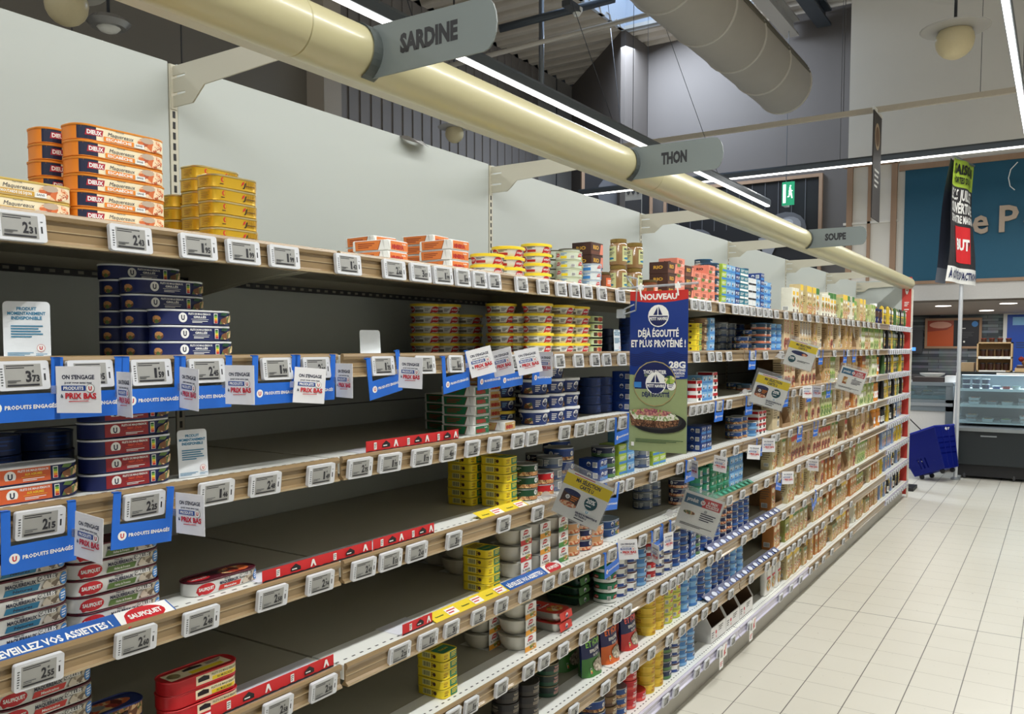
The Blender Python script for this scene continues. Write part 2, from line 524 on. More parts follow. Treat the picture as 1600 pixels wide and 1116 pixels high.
def brick_mat():
    m = bpy.data.materials.new('grey_stone_strip_tiles'); m.use_nodes = True
    nt = m.node_tree; b = nt.nodes['Principled BSDF']
    tc = nt.nodes.new('ShaderNodeTexCoord'); mp = nt.nodes.new('ShaderNodeMapping'); mp.inputs['Rotation'].default_value = (pi / 2, 0, 0)
    br = nt.nodes.new('ShaderNodeTexBrick'); br.offset = 0.37; br.inputs['Scale'].default_value = 1.0
    br.inputs['Brick Width'].default_value = 0.46; br.inputs['Row Height'].default_value = 0.052; br.inputs['Mortar Size'].default_value = 0.003
    br.inputs['Bias'].default_value = -0.1
    br.inputs['Color1'].default_value = (lin(66), lin(74), lin(84), 1); br.inputs['Color2'].default_value = (lin(150), lin(158), lin(168), 1)
    br.inputs['Mortar'].default_value = (lin(45), lin(50), lin(56), 1)
    no = nt.nodes.new('ShaderNodeTexNoise'); no.inputs['Scale'].default_value = 6
    nt.links.new(tc.outputs['Object'], mp.inputs[0]); nt.links.new(mp.outputs[0], br.inputs['Vector']); nt.links.new(tc.outputs['Object'], no.inputs['Vector'])
    mx = nt.nodes.new('ShaderNodeMix'); mx.data_type = 'RGBA'; mx.blend_type = 'MULTIPLY'; mx.inputs['Factor'].default_value = 0.5
    nt.links.new(br.outputs[0], mx.inputs['A']); nt.links.new(no.outputs['Color'], mx.inputs['B'])
    nt.links.new(mx.outputs['Result'], b.inputs['Base Color']); b.inputs['Roughness'].default_value = 0.6
    return m


mb = MB(); mb.box((-2.6, 16.9, 0), (3.5, 17, 2.16), brick_mat()); struct('wall_alcove', mb)
mb = MB(); mb.box((3.5, -3, 0), (3.6, 17, ZC), M_WHITE); struct('wall_right', mb)

# timber battens round the pale panels on the white wall
mb = MB()
for a, b in (((1325, 272), (1331, 432)), ((1394, 272), (1400, 432))):
    p0 = at_y(a[0], a[1], FY); p1 = at_y(b[0], b[1], FY); mb.box((p0.x, FY - 0.05, 2.35), (p0.x + 0.07, FY, 3.95), M_WOODFR)
mb.box((-2.5, FY - 0.05, 3.9), (-1.82, FY, 3.97), M_WOODFR); mb.box((-2.5, FY - .03, 3.15), (-1.82, FY, 3.18), M_WHITE); mb.box((-2.2, FY - .03, 2.35), (-2.16, FY, 3.9), M_WOODFR)
mb.box((-1.82, FY - 0.05, 3.79), (3.5, FY, 3.86), M_WOODFR); mb.box((-1.82, FY - 0.05, 2.33), (3.5, FY, 2.37), M_WOODFR)
struct('trim_2', mb)
# teal board with raised letters
t = empty('sign_board', (-1.75, FY, 2.37)); tag(t, 'large teal sign board with raised beige letters above the fresh counter', 'sign')
mb = MB(); mb.box((0, -0.03, 0.0), (5.2, 0.0, 1.42), mat((14, 84, 112), 0.6)); mb.build('board', t)
mb = MB()
for s_, x_, w_, h_ in (('e', 0.87, 170, 310), ('P', 1.17, 205, 310), ('o', 1.42, 190, 310), ('i', 1.57, 45, 310), ('s', 1.72, 160, 310)):
    put_print(mb, [('t', s_, 0, 0, h_, mat((178, 160, 142), 0.6), w_, 0.02)], plane_map((x_, -0.075, 0.715), (1, 0, 0), (0, 0, 1)))
bmesh.ops.remove_doubles(mb.bm, verts=mb.bm.verts[:], dist=.00002)
r_ = bmesh.ops.extrude_face_region(mb.bm, geom=mb.bm.faces[:])
for v in r_['geom']:
    if isinstance(v, bmesh.types.BMVert): v.co.y += .045
mb.build('letters', t)
mb = MB(); mb.tube([(x, -0.04, z) for x, z in ((1.24, 1.38), (1.17, 1.3), (1.15, 1.2), (1.17, 1.1), (1.22, 1.05))], 0.006, WHT, 6); mb.build('white_outline', t)

# steel beams and purlins under the deck
def beam(name, p, q, w, h, m, label):
    p = Vector(p); q = Vector(q); d = q - p; L = d.length
    mb = MB(); t = h * 0.12
    pts = [(-w / 2, 0), (w / 2, 0), (w / 2, t), (t / 2, t), (t / 2, h - t), (w / 2, h - t), (w / 2, h), (-w / 2, h), (-w / 2, h - t), (-t / 2, h - t), (-t / 2, t), (-w / 2, t)]
    mb.prism(pts, 'y', 0, L, m)
    o = mb.build(name); o.location = p
    o.rotation_euler = d.to_track_quat('Y', 'Z').to_euler()
    return tag(o, label, 'beam', 'steel beams under the roof')


M_BEAML = mat((196, 190, 180), 0.5, 0.2); M_BEAMD = mat((70, 76, 82), 0.45, 0.4)
for i, (px0, py0, px1, py1, y0, y1, m, lb) in enumerate((
        (1198, 0, 1238, 58, 9.0, 11.7, M_BEAML, 'pale steel beam end at the roof, right of the round duct'),
        (1255, 0, 1288, 42, 10.0, 12.4, M_BEAMD, 'dark steel beam end at the roof, nearest the white wall'))):
    q2 = at_y(px1, py1, 13.1); beam('roof_beam', (q2.x, 8.0, q2.z), (q2.x, 13.1, q2.z), 0.2, min(0.24, 6.49 - q2.z), m, lb)
q = at_y(903, 115, 14.2); beam('roof_beam', (q.x, 9.5, q.z), (q.x, 14.2, q.z), 0.2, 0.26, M_BEAML, 'pale beam end over the dark wall, above the thon sign')
q = at_y(890, 128, 14.2); beam('roof_beam', (q.x - .5, 9.5, q.z), (q.x - .5, 14.2, q.z), 0.3, 0.3, M_BEAMD, 'dark beam left of the pale one above the thon sign')
# sloping rails across
def rod(name, p, q, r, m, label, cat, group=None, n=8):
    mb = MB(); mb.tube([p, q], r, m, n); o = mb.build(name); return tag(o, label, cat, group)


rod('ceiling_pipe', at_y(690, 106, 8.2), at_y(1030, 18, 9.6), 0.03, M_BEAML, 'pale pipe crossing behind the light line near the sardine sign', 'pipe')
mb = MB(); a = at_y(780, 45, 9.0); b = at_y(960, -2, 9.9); mb.tube([a, b], 0.05, M_BEAMD, 6); tag(mb.build('cable_tray'), 'dark cable tray below the roof above the sardine sign', 'cable tray')
rod('steel_post', at_y(846, -10, 9.5), at_y(846, 140, 9.5), 0.035, mat((120, 124, 128), 0.4, 0.5), 'thin grey steel post hanging right of the sardine sign', 'post')
mb = MB(); a = at_y(893, 10, 8); mb.box((a.x - .05, a.y - .12, a.z - .03), (a.x + .05, a.y + .12, a.z + .03), DGY)
mb.lathe([(0.03, 0), (0.06, 0.05), (0.06, 0.08)], WHT, (a.x, a.y + .12, a.z - .06), 10); tag(mb.build('ceiling_spotlight'), 'small dark spotlight fixed below the roof', 'spotlight')

# big fabric air duct
p = at_y(1224, 134, 10.9)
t = empty('air_duct', (p.x, 10.9, p.z)); tag(t, 'large round pale air duct hanging below the roof', 'duct')
mb = MB(); R = 0.34; M_DUCT = mat((178, 172, 162), 0.6, 0, 0.05, 5)
mb.lathe([(R, -8.0), (R, 0), (R * 0.97, 0.03), (0.02, 0.05)], M_DUCT, (0, 0, 0), 40, 'y'); skin_ = mb.build('duct_skin', t)
for yy in (0, -0.95, -1.9, -2.85, -3.8, -4.75, -5.7):
    mb = MB(); mb.lathe([(R + 0.002, yy - 0.015), (R + 0.012, yy - 0.01), (R + 0.012, yy + 0.01), (R + 0.002, yy + 0.015)], mat((205, 200, 190), .5), (0, 0, 0), 40, 'y'); mb.build('seam_ring', skin_)
mb = MB()   # perforated band along the right side
for i in range(6):
    a = math.radians(18 + i * 7); mb.tube([(math.cos(a) * (R + .003), -8, math.sin(a) * (R + .003)), (math.cos(a) * (R + .003), -0.03, math.sin(a) * (R + .003))], 0.012, mat((110, 104, 88), .7), 6)
mb.build('perforated_band', t)
# hung light lines: housing + diffuser
def light_line(name, p, q, label, w=0.06, em=5.0, side=0.0):
    p = Vector(p); q = Vector(q); d = (q - p); L = d.length
    t = empty(name, p); t.rotation_euler = d.to_track_quat('Y', 'Z').to_euler(); tag(t, label, 'ceiling light', 'hung light lines')
    mb = MB(); mb.prism([(-w / 2, 0), (w / 2, 0), (w / 2, 0.055), (w / 3, 0.075), (-w / 3, 0.075), (-w / 2, 0.055)], 'y', 0, L, mat((96, 104, 112), .4, .4)); mb.build('housing', t)
    mb = MB(); mb.box((-w * .36, 0.01, -0.012), (w * .36, L - 0.01, 0.0), emis((255, 252, 245), em)); mb.build('diffuser', t)
    mb = MB()
    k = 1.0
    while k < L:
        mb.tube([(0, k, .07), (side, k, ZC - p.z - .01)], 0.003, DGY, 4); k += 2.4
    mb.build('suspension_wire', t)
    return t


light_line('light_line', (-2.97, 0.2, 3.2), (-2.97, 10.15, 3.2), 'long hung light line running behind the cream canopy tube', side=-1.2)
light_line('light_line', (-0.28, -1.3, 3.2), (-0.28, 10.15, 3.2), 'long hung light line at the top right corner of the photo', w=0.042)
light_line('light_line', (-5.6, 10.3, 3.6), (2.4, 10.3, 3.6), 'hung light line crossing the aisle end in front of the sign board')
light_line('light_line', (2.45, -1.3, 3.2), (2.45, 10.15, 3.2), 'long hung light line over the next aisle to the right')

# pale curtain rail with wires and a narrow black banner
t = empty('suspended_rail', (-3.3, 9.0, 3.845)); tag(t, 'pale thin rail hanging across the aisle above the crossing light line', 'rail')
mb = MB(); mb.box((-1.2, -0.02, -0.025), (5.5, 0.02, 0.025), mat((200, 190, 172), .5)); mb.build('rail_profile', t)
mb = MB()
for x in (-.9, 1.4, 2.6, 3.4, 4.6): mb.tube([(x, 0, 0.02), (x, 0, ZC - 3.86)], 0.0035, DGY, 4)
mb.build('suspension_wire', t)
p = at_y(1371, 172, 9.0)
t = empty('hanging_banner', (p.x, 9.0, p.z)); tag(t, 'narrow dark banner seen edge on, hanging from the pale rail', 'banner')
mb = MB(); mb.box((-0.01, -0.16, -1.06), (0.0, 0.25, -0.02), mat((66, 60, 58), .6)); mb.box((-.016, -.17, -.03), (.006, .26, 0), WHT)
fm = plane_map((0.0, 0.04, -0.5), (0, 1, 0), (0, 0, 1))
put_print(mb, [('e', 0, 250, 130, 130, mat((196, 172, 140), .6)), ('e', 0, 250, 95, 95, mat((120, 88, 62), .6)), ('ls', -110, -260, 120, -60, 4, WHT)], fm)
mb.build('banner_panel', t)

# globe pendants
def globe(px, py, Y, label, r=0.14, zt=None):
    p = at_y(px, py, Y)
    t = empty('globe_pendant', p); tag(t, label, 'pendant lamp', 'old globe pendants')
    mb = MB(); mb.lathe([(0.01, -r)] + [(r * math.sin(a), -r * math.cos(a)) for a in [pi * i / 10 for i in range(1, 9)]] + [(r * .5, r * .86)], mat((214, 200, 160), .35), (0, 0, 0), 20); mb.build('globe', t)
    mb = MB(); mb.lathe([(r * .9, r * .55), (r * 1.75, r * .62), (r * 1.8, r * .68), (r * .5, r * .95), (r * .3, r * 1.2)], mat((176, 174, 170), .4), (0, 0, 0), 24); mb.build('shade_disc', t)
    mb = MB(); mb.tube([(0, 0, r * 1.2), (0, 0, ZC - p.z)], 0.012, DGY, 6); mb.build('stem', t)


globe(1492, 64, 7.5, 'globe pendant with flat white disc near the top right')
globe(710, 209, 9.6, 'globe pendant with white disc above the second back panel', 0.13)
globe(104, 8, 2.6, 'globe pendant cut by the top left edge', 0.11)
p = at_y(170, 44, 3.1)
t = empty('dome_pendant', p); tag(t, 'small clear domed pendant lamp beside the cut globe at top left', 'pendant lamp')
mb = MB(); mb.lathe([(0.02, 0.0), (0.1, 0.0), (0.13, 0.03), (0.1, 0.06), (0.03, 0.07)], mat((150, 150, 150), .25, .6), (0, 0, 0), 20); mb.build('reflector', t)
mb = MB(); mb.lathe([(0.02, -0.03), (0.05, -0.02), (0.07, 0.0)], mat((230, 230, 225), .2), (0, 0, 0), 12); mb.build('bulb', t)
mb = MB(); mb.tube([(0, 0, .07), (0, 0, ZC - p.z)], 0.01, DGY, 6); mb.build('stem', t)

# framed black and white photographs on the dark wall
def framed(name, x0, x1, z0, z1, Y, label, prints, bg):
    t = empty(name, ((x0 + x1) / 2, Y, z0)); tag(t, label, 'picture'); w = (x1 - x0); h = z1 - z0
    mb = MB(); mb.box((-w / 2, -0.03, 0), (w / 2, -0.005, h), bg)
    put_print(mb, prints(w * 1000, h * 1000), plane_map((0, -0.031, h / 2), (1, 0, 0), (0, 0, 1)), lift=0.001); mb.build('photo_print', t)
    mb = MB(); f = 0.05
    for a, b, c, d in ((-w / 2 - f, -w / 2, -f, h + f), (w / 2, w / 2 + f, -f, h + f), (-w / 2, w / 2, -f, 0), (-w / 2, w / 2, h, h + f)):
        mb.box((a, -0.06, c), (b, 0, d), M_WOODFR)
    mb.build('frame', t)
    return t


GH = [mat((g, g, g + 4), .6) for g in (28, 96, 140, 176)]
# a hand: palm blob plus fingers, in greys
def hand_prints(cx, cy, s, flip=1):
    o = [('e', cx, cy, 210 * s, 170 * s, GH[1])]
    for i in range(4):
        a = -0.5 + i * 0.16
        o.append(('p', [(cx + flip * (120 + i * 40) * s + q[0] * s * flip, cy - (60 + 20 * i) * s + q[1] * s) for q in ((-50, 60), (30, 40), (110 - i * 30, -190 + 30 * i), (60 - i * 30, -230 + 30 * i), (10, -190 + 20 * i), (-60, -40))], GH[2]))
    return o + [('e', cx - 40 * s * flip, cy + 30 * s, 120 * s, 90 * s, GH[2]), ('e', cx + 10 * s, cy + 60 * s, 70 * s, 40 * s, GH[3])]


framed('framed_photo', -5.52, -3.1, 2.35, 4.06, 13.2, 'black and white framed photo of hands behind the thon sign',
       lambda w, h: [('r', -w / 2 + i * w / 12, h * .1, -w / 2 + i * w / 12 + 10, h / 2, GH[1]) for i in range(12)] + [('e', 0, -h * .3, w * .4, h * .12, GH[1])] + hand_prints(-w * .28, 0, 1.3, 1) + hand_prints(w * .3, 120, 1.5, -1), mat((20, 20, 23), .5))
fr_ = framed('framed_photo', -.55, .55, 0, .95, 0, 'small dark framed picture on the angled dark wall left of the thon sign', lambda w, h: [('e', 0, 0, w * .3, h * .3, GH[1])], mat((30, 29, 32), .5))
v = ray(962, 320); k_ = (12.35 - 5.98 - EYE * 0) / (v.y + v.x * -1.0) if False else None
# where that sight line meets the angled wall y = 12.35 - 1.014 (x + 5.98)
s_ = (12.35 - 1.014 * 5.98) / (v.y + 1.014 * v.x); p = Vector((0, 0, EYE)) + v * s_
fr_.location = (p.x + .02, p.y - .02, p.z - .3); fr_.rotation_euler = (0, 0, math.radians(45))
p0 = at_y(978, 283, 11.6); p1 = at_y(1003, 338, 11.6)
t = tag(empty('patterned_panel', ((p0.x + p1.x) / 2, 11.6, p1.z)), 'white and grey patterned panel hanging behind the canopy tube', 'panel'); w = abs(p1.x - p0.x); h = abs(p0.z - p1.z)
mb = MB(); mb.box((-w / 2, -.02, -.6), (w / 2, 0, h), mat((205, 203, 198), .6)); mb.tube([(-w / 2 + .02, -.01, h - .02), (-.3, -.3, ZC - p1.z + .03)], .004, DGY, 4)
put_print(mb, [('r', -w * 500, -600, w * 500, h * 450, GH[1])] + [('e', -w * 300 + i * w * 300, h * 780, w * 130, h * 180, GH[1]) for i in range(3)], plane_map((0, -.021, 0), (1, 0, 0), (0, 0, 1)), lift=.001); mb.build('panel_face', t)

# running man exit sign
p = at_y(1238, 305, 12.9); t = tag(empty('exit_sign', p), 'lit green emergency exit sign with running figure and arrow', 'exit sign')
mb = MB(); mb.tube([(-.09, -.09, .18), (-.09, -.09, ZC + .02 - p.z)], .008, DGY, 6); mb.box((-0.13, -0.2, -.19), (-0.06, 0.02, 0.19), mat((225, 228, 225), .5)); mb.box((-.06, -.2, -.19), (-.055, .02, .19), WHT)
mb.box((-0.13, -0.203, -.19), (0.09, -0.2, 0.19), emis((30, 130, 90), 1.0))
put_print(mb, [('p', [(-15, 40), (15, 60), (15, 20)], emis((235, 250, 240), 1.2)), ('r', 15, 34, 60, 46, emis((235, 250, 240), 1.2)), ('e', 20, 120, 14, 14, emis((235, 250, 240), 1.2)),
               ('p', [(0, 100), (25, 100), (45, 10), (60, -80), (40, -80), (20, -10), (0, -60), (-30, -60), (-30, -45), (-10, -40)], emis((235, 250, 240), 1.2)), ('r', -110, -150, -60, 150, emis((235, 250, 240), 1.0))],
          plane_map((0, -.204, 0), (1, 0, 0), (0, 0, 1)), lift=.001)
mb.build('sign_face', t); t.scale = (.82, .82, .9)

# ================================================================== THE SHELVING
XB, XF = -1.79, -1.262
XG = -1.283      # goods stand behind this line
ROWZ = [1.715, 1.503, 1.287, 1.067, 0.846, 0.620, 0.402, 0.172]
RN = ['top shelf', 'second shelf', 'third shelf', 'fourth shelf', 'fifth shelf', 'sixth shelf', 'seventh shelf', 'bottom shelf']
JY = [-0.06 + 1.333 * i for i in range(8)]      # bay joints, last one at 9.27
M_PANEL = mat((184, 190, 186), 0.45, 0, 0.02, 1.5)
M_STEEL = mat((196, 192, 174), 0.45, 0, 0.03, 3)
M_RAIL = mat((146, 122, 86), 0.34, 0, 0.18, 40, coat=0.5, stretch=(1, 0.03, 1))
M_RAILB = mat((176, 156, 122), 0.34, 0, 0.10, 40, coat=0.5, stretch=(1, 0.03, 1))
SLOTC = mat((130, 128, 116), .5)
M_LILAC = mat((206, 202, 220), 0.25, 0, 0.03, 20, coat=0.4)


def board_mat():
    m = bpy.data.materials.new('cream_slotted_steel'); m.use_nodes = True
    nt = m.node_tree; b = nt.nodes['Principled BSDF']
    tc = nt.nodes.new('ShaderNodeTexCoord'); sp = nt.nodes.new('ShaderNodeSeparateXYZ'); nt.links.new(tc.outputs['Object'], sp.inputs[0])
    fy = node_math(nt, 'LESS_THAN', node_math(nt, 'FRACT', node_math(nt, 'MULTIPLY', sp.outputs[1], 40.0)), 0.42)
    band = node_math(nt, 'LESS_THAN', node_math(nt, 'ABSOLUTE', node_math(nt, 'ADD', sp.outputs[0], 0.022)), 0.0022)
    top = node_math(nt, 'GREATER_THAN', sp.outputs[2], -0.001)
    k = node_math(nt, 'MULTIPLY', node_math(nt, 'MULTIPLY', fy, band), top)
    fold = node_math(nt, 'LESS_THAN', node_math(nt, 'ABSOLUTE', node_math(nt, 'ADD', sp.outputs[0], 0.095)), 0.0012)
    fold = node_math(nt, 'MULTIPLY', fold, top)
    no = nt.nodes.new('ShaderNodeTexNoise'); no.inputs['Scale'].default_value = 5; no.inputs['Detail'].default_value = 5; nt.links.new(tc.outputs['Object'], no.inputs['Vector'])
    base = nt.nodes.new('ShaderNodeMix'); base.data_type = 'RGBA'; nt.links.new(no.outputs['Fac'], base.inputs['Factor'])
    base.inputs['A'].default_value = (lin(226), lin(228), lin(222), 1); base.inputs['B'].default_value = (lin(242), lin(243), lin(238), 1)
    rear = node_math(nt, 'LESS_THAN', sp.outputs[0], -0.095)  # board behind the fold greyer, darkened to paint in the shade between shelves
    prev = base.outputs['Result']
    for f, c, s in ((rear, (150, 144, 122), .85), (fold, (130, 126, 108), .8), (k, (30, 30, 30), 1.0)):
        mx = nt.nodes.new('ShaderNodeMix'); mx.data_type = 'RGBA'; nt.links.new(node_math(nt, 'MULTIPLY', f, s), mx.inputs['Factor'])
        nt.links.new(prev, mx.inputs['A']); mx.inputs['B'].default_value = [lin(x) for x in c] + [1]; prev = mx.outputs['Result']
    nt.links.new(prev, b.inputs['Base Color']); b.inputs['Roughness'].default_value = 0.4
    return m


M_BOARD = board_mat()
BAYN = ['first', 'second', 'third', 'fourth', 'fifth', 'sixth', 'last']


def make_shelf(white=False):
    """one shelf: board with folded front and side edges, and its price rail"""
    L = 1.327
    t = empty('shelf', (0, 0, 0))
    mb = MB(); D = XF - XB - 0.012
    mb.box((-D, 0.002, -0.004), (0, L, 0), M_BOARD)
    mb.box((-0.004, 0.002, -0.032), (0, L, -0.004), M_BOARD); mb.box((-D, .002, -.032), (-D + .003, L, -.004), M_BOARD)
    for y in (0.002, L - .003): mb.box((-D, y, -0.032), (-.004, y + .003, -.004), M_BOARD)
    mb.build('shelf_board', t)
    for y in (0.006, L - .010):
        mb = MB()
        mb.prism([(-D, -0.004), (-0.02, -.006), (-0.02, -.03), (-D * .55, -.05), (-D, -.085)], 'y', y, y + .003, M_STEEL); mb.build('bracket', t)
    mb = MB(); m1, m2 = (M_LILAC, M_LILAC) if white else (M_RAIL, M_RAILB)
    pr = [(0.0, -0.002), (0.0005, 0.003), (0.004, 0.0045), (0.009, 0.003), (0.011, -0.002), (0.009, -0.008), (0.0045, -0.010), (0.0045, -0.037), (0.010, -0.041), (0.011, -0.045), (-0.008, -0.045), (0.0, -0.034)]
    mb.prism(pr, 'y', 0.003, L - .001, m1)
    mb.box((0.0046, .004, -.024), (0.0058, L - .002, -.0225), m2)
    mb.box((0.009, .004, -.0452), (0.0115, L - .002, -.0415), m2)
    mb.build('price_rail', t)
    return t


sh0 = make_shelf(); shw = make_shelf(True); first = {0: True, 1: True}
for b in range(7):
    for r, z in enumerate(ROWZ):
        w = 1 if (b == 6 or (r == 7 and b < 4)) else 0
        src = shw if w else sh0
        o = src if first[w] else copy_tree(src); first[w] = False
        if r == 7:
            for ch in list(o.children):
                if ch.name.startswith('bracket'): bpy.data.objects.remove(ch)
        o.location = (XF, JY[b], z)
        if b == 1 and r in (1, 4): o.location.x += 0.006
        tag(o, 'steel %s of the %s bay from the left, %s' % (RN[r], BAYN[b], 'white front rail' if w else 'tan front rail'), 'shelf', 'steel shelves of the long shelving run')

# dark slotted strip fixed under the rear of the first top shelves
for o in [o for o in COL.objects if o.name.startswith('shelf') and o.get('category') == 'shelf' and abs(o.location.z - ROWZ[0]) < .01 and o.location.y < 2]:
    mb = MB(); D = XF - XB - 0.012; mb.box((-D + .04, .01, -.046), (-D + .055, 1.315, -.0322), BLK)
    yy = .03
    while yy < 1.3:
        mb.box((-D + .055, yy, -.042), (-D + .0556, yy + .012, -.036), SLOTC); yy += .03
    mb.build('slotted_strip', o)
# backs, uprights, canopy arms, plinth
for b in range(7):
    t = empty('back_panel', (XB, JY[b], 0)); tag(t, 'pale grey steel back panel of the %s bay from the left' % BAYN[b], 'back panel', 'back panels of the shelving')
    mb = MB(); mb.box((-0.02, 0.012, 0.1), (0, 1.321, 2.195), M_PANEL, 0.002)
    for z in (0.75, 1.35): mb.box((0, .014, z), (0.0008, 1.319, z + .003), DGY)
    mb.build('steel_sheet', t)
    t = empty('plinth', (-1.306, JY[b], 0)); tag(t, 'grey steel kick plinth under the %s bay' % BAYN[b], 'plinth', 'plinths of the shelving')
    mb = MB(); mb.box((-0.02, .002, 0.0), (0, 1.331, .127), mat((176, 172, 162), .5, .1, .06, 8)); mb.build('kick_plate', t)
for i, y in enumerate(JY):
    t = empty('shelf_upright', (XB, y, 0)); tag(t, 'slotted steel upright, %s from the left' % ordw(i + 1), 'upright', 'slotted uprights between the bays')
    mb = MB(); mb.box((-0.03, -0.0105, 0), (0.002, 0.0105, 2.19), M_STEEL)
    z = 1.74
    mb2 = MB()
    while z < 2.18:
        mb2.box((0.0018, -0.0035, z), (0.0028, 0.0035, z + .016), BLK); z += 0.025
    z = 0.2
    while z < 1.7:
        mb2.box((0.0018, -0.0035, z), (0.0028, 0.0035, z + .016), BLK); z += 0.025
    po_ = mb.build('post', t); mb2.build('slot_row', po_)
    # arm carrying the canopy tube
    mb = MB()
    pts = [(px_, pz_ + 2.09) for px_, pz_ in [(0.003, 0), (0.075, 0.0), (0.118, 0.035), (0.37, 0.045), (0.43, 0.05), (0.43, 0.105), (0.30, 0.095), (0.003, 0.095), (0.003, .073), (.05, .072), (.05, .067), (.003, .066), (0.003, .034), (.05, .032), (.05, .027), (.003, .026)]]
    mb.prism(pts, 'y', -0.002, 0.002, M_STEEL); mb.box((0.0, -0.008, 2.085), (0.004, 0.008, 2.19), M_STEEL); mb.build('canopy_arm', t)

# cream canopy tube
TX, TZ, TR = -1.30, 2.157, 0.058
M_CREAM = mat((184, 177, 138), 0.36, 0, 0.03, 30, coat=0.22, stretch=(1, 0.02, 1))
t = empty('canopy_tube', (TX, JY[0], TZ)); tag(t, 'long round cream canopy tube running above the shelf fronts', 'canopy tube')
mb = MB(); ys = [-0.3, 1.2, 2.93, 5.4, 7.7, 9.275]
for a, b in zip(ys, ys[1:]):
    mb.lathe([(TR * .97, a - JY[0] + .0005), (TR, a - JY[0] + .002), (TR, b - JY[0] - .002), (TR * .97, b - JY[0] - .0005)], M_CREAM, (0, 0, 0), 48, 'y')
mb.build('tube_body', t)
mb = MB(); mb.box((-TR - .012, -.2, -0.030), (-TR * .72, 9.33, -0.024), M_STEEL); mb.box((-TR - .012, -.2, -.040), (-TR * .6, 9.33, -.036), mat((90, 84, 60), .5)); mb.box((-TR - .004, -.2, -.050), (-TR * .5, 9.33, -.046), M_STEEL); mb.build('back_track', t)
mb = MB(); mb.lathe([(0.01, 0.02), (TR * .8, 0.012), (TR, 0.0)], M_CREAM, (0, 9.336, 0), 32, 'y'); mb.build('end_cap', t)

# aisle signs clipped round the tube
def aisle_sign(y, word, ww, label):
    t = empty('aisle_sign', (TX, y, TZ)); tag(t, label, 'aisle sign', 'grey aisle signs on the canopy tube')
    m = mat((112, 120, 118), 0.5, 0, 0.02, 5)
    x0, x1 = 0.024, 0.355
    mb = MB()
    pts = [(x0 - .012, -0.055), (x1 - .03, -0.052)] + [(x1 - .03 + .03 * math.sin(a), 0.0 - 0.052 * math.cos(a)) for a in [pi * i / 8 for i in range(1, 8)]] + [(x1 - .035, 0.053), (x0 + .01, 0.055), (x0, 0.03), (x0 - .002, 0), (x0 - .006, -.03)]
    mb.prism(pts, 'y', -0.002, 0.002, m)
    put_print(mb, [('t', word, 0, 0, 36, mat((28, 28, 32), .5), ww, 0.055)], plane_map(((x0 + x1) / 2 - .005, -.0022, 0.004), (1, 0, 0), (0, 0, 1)))
    sp_ = mb.build('sign_plate', t)
    mb = MB()
    ar = [((TR + .004) * math.cos(a), (TR + .004) * math.sin(a)) for a in [math.radians(-70 + i * 12) for i in range(18)]]
    for (a, b), (c, d) in zip(ar, ar[1:]): mb.face([(a, -.03, b), (c, -.03, d), (c, .012, d), (a, .012, b)], m)
    bmesh.ops.solidify(mb.bm, geom=mb.bm.faces[:], thickness=0.0015)
    mb.build('clip_saddle', sp_)


aisle_sign(1.40, 'SARDINE', 152, 'grey sign reading SARDINE, nearest on the canopy tube')
aisle_sign(2.72, 'THON', 92, 'grey sign reading THON, middle one on the canopy tube')
aisle_sign(5.15, 'SOUPE', 116, 'grey sign reading SOUPE, farthest on the canopy tube')

# torn film hanging from the top of the second back panel
p = at_x(645, 215, XB + .004)
mb = MB(); fr = 10
for i in range(fr):
    a0, a1 = i / fr, (i + 1) / fr
    f = lambda s: (XB - 0.001 + 0.02 * math.sin(s * pi), p.y - 0.06 + 0.12 * s, 2.194 + 0.004 * math.sin(s * 9))
    g = lambda s: (XB + 0.02 + 0.035 * math.sin(s * pi), p.y - 0.06 + 0.12 * s, 2.18 - 0.012 * math.sin(s * pi))
    mb.face([f(a0), f(a1), g(a1), g(a0)], mat((90, 88, 84), .35), True)
tag(mb.build('loose_corner_film'), 'curled dark film edge on top of the second back panel', 'film')

# end panel in red
t = empty('end_panel', (-1.56, 9.30, 0)); tag(t, 'tall red end panel closing the far end of the shelving', 'end panel')
mb = MB(); mb.box((.20, 0, 0.03), (.285, .035, 2.225), mat((192, 56, 46), .45), .003)
fm = plane_map((.245, -.0045, 2.0), (1, 0, 0), (0, 0, 1))
put_print(mb, [('e', 0, 110, 16, 60, WHT), ('t', 'U', 0, 110, 50, RED, 14, .04), ('ls', -22, -70, 22, -20, 3, WHT), ('ls', -22, -130, 22, -90, 2, WHT)], fm)
mb.build('red_board', t)
mb = MB(); mb.box((-.25, .002, 0.03), (.199, .033, 2.2), M_PANEL); mb.build('inner_board', t)
mb = MB(); mb.box((.286, .0, .0), (.298, .05, 2.1), mat((214, 208, 196), .5)); mb.build('edge_strip', t)
# ================================================================== THE GOODS
def fp_point(s, L, D, r, inset=0.0):
    """point and normal on a rounded rectangle outline, s = 0 at the middle of the front (+X)"""
    sg = 1 if s >= 0 else -1; t = abs(s)
    a = L / 2 - r; q = pi * r / 2; b = D - 2 * r
    if t <= a: x, y, nx, ny = D / 2, t, 1, 0
    elif t <= a + q:
        an = (t - a) / r; x = D / 2 - r + r * math.cos(an); y = a + r * math.sin(an); nx, ny = math.cos(an), math.sin(an)
    elif t <= a + q + b: x, y, nx, ny = D / 2 - r - (t - a - q), L / 2, 0, 1
    elif t <= a + 2 * q + b:
        an = pi / 2 + (t - a - q - b) / r; x = -D / 2 + r + r * math.cos(an); y = a + r * math.sin(an); nx, ny = math.cos(an), math.sin(an)
    else: x, y, nx, ny = -D / 2, a - (t - a - 2 * q - b), -1, 0
    return (x - nx * inset), (y - ny * inset) * sg, nx, ny * sg


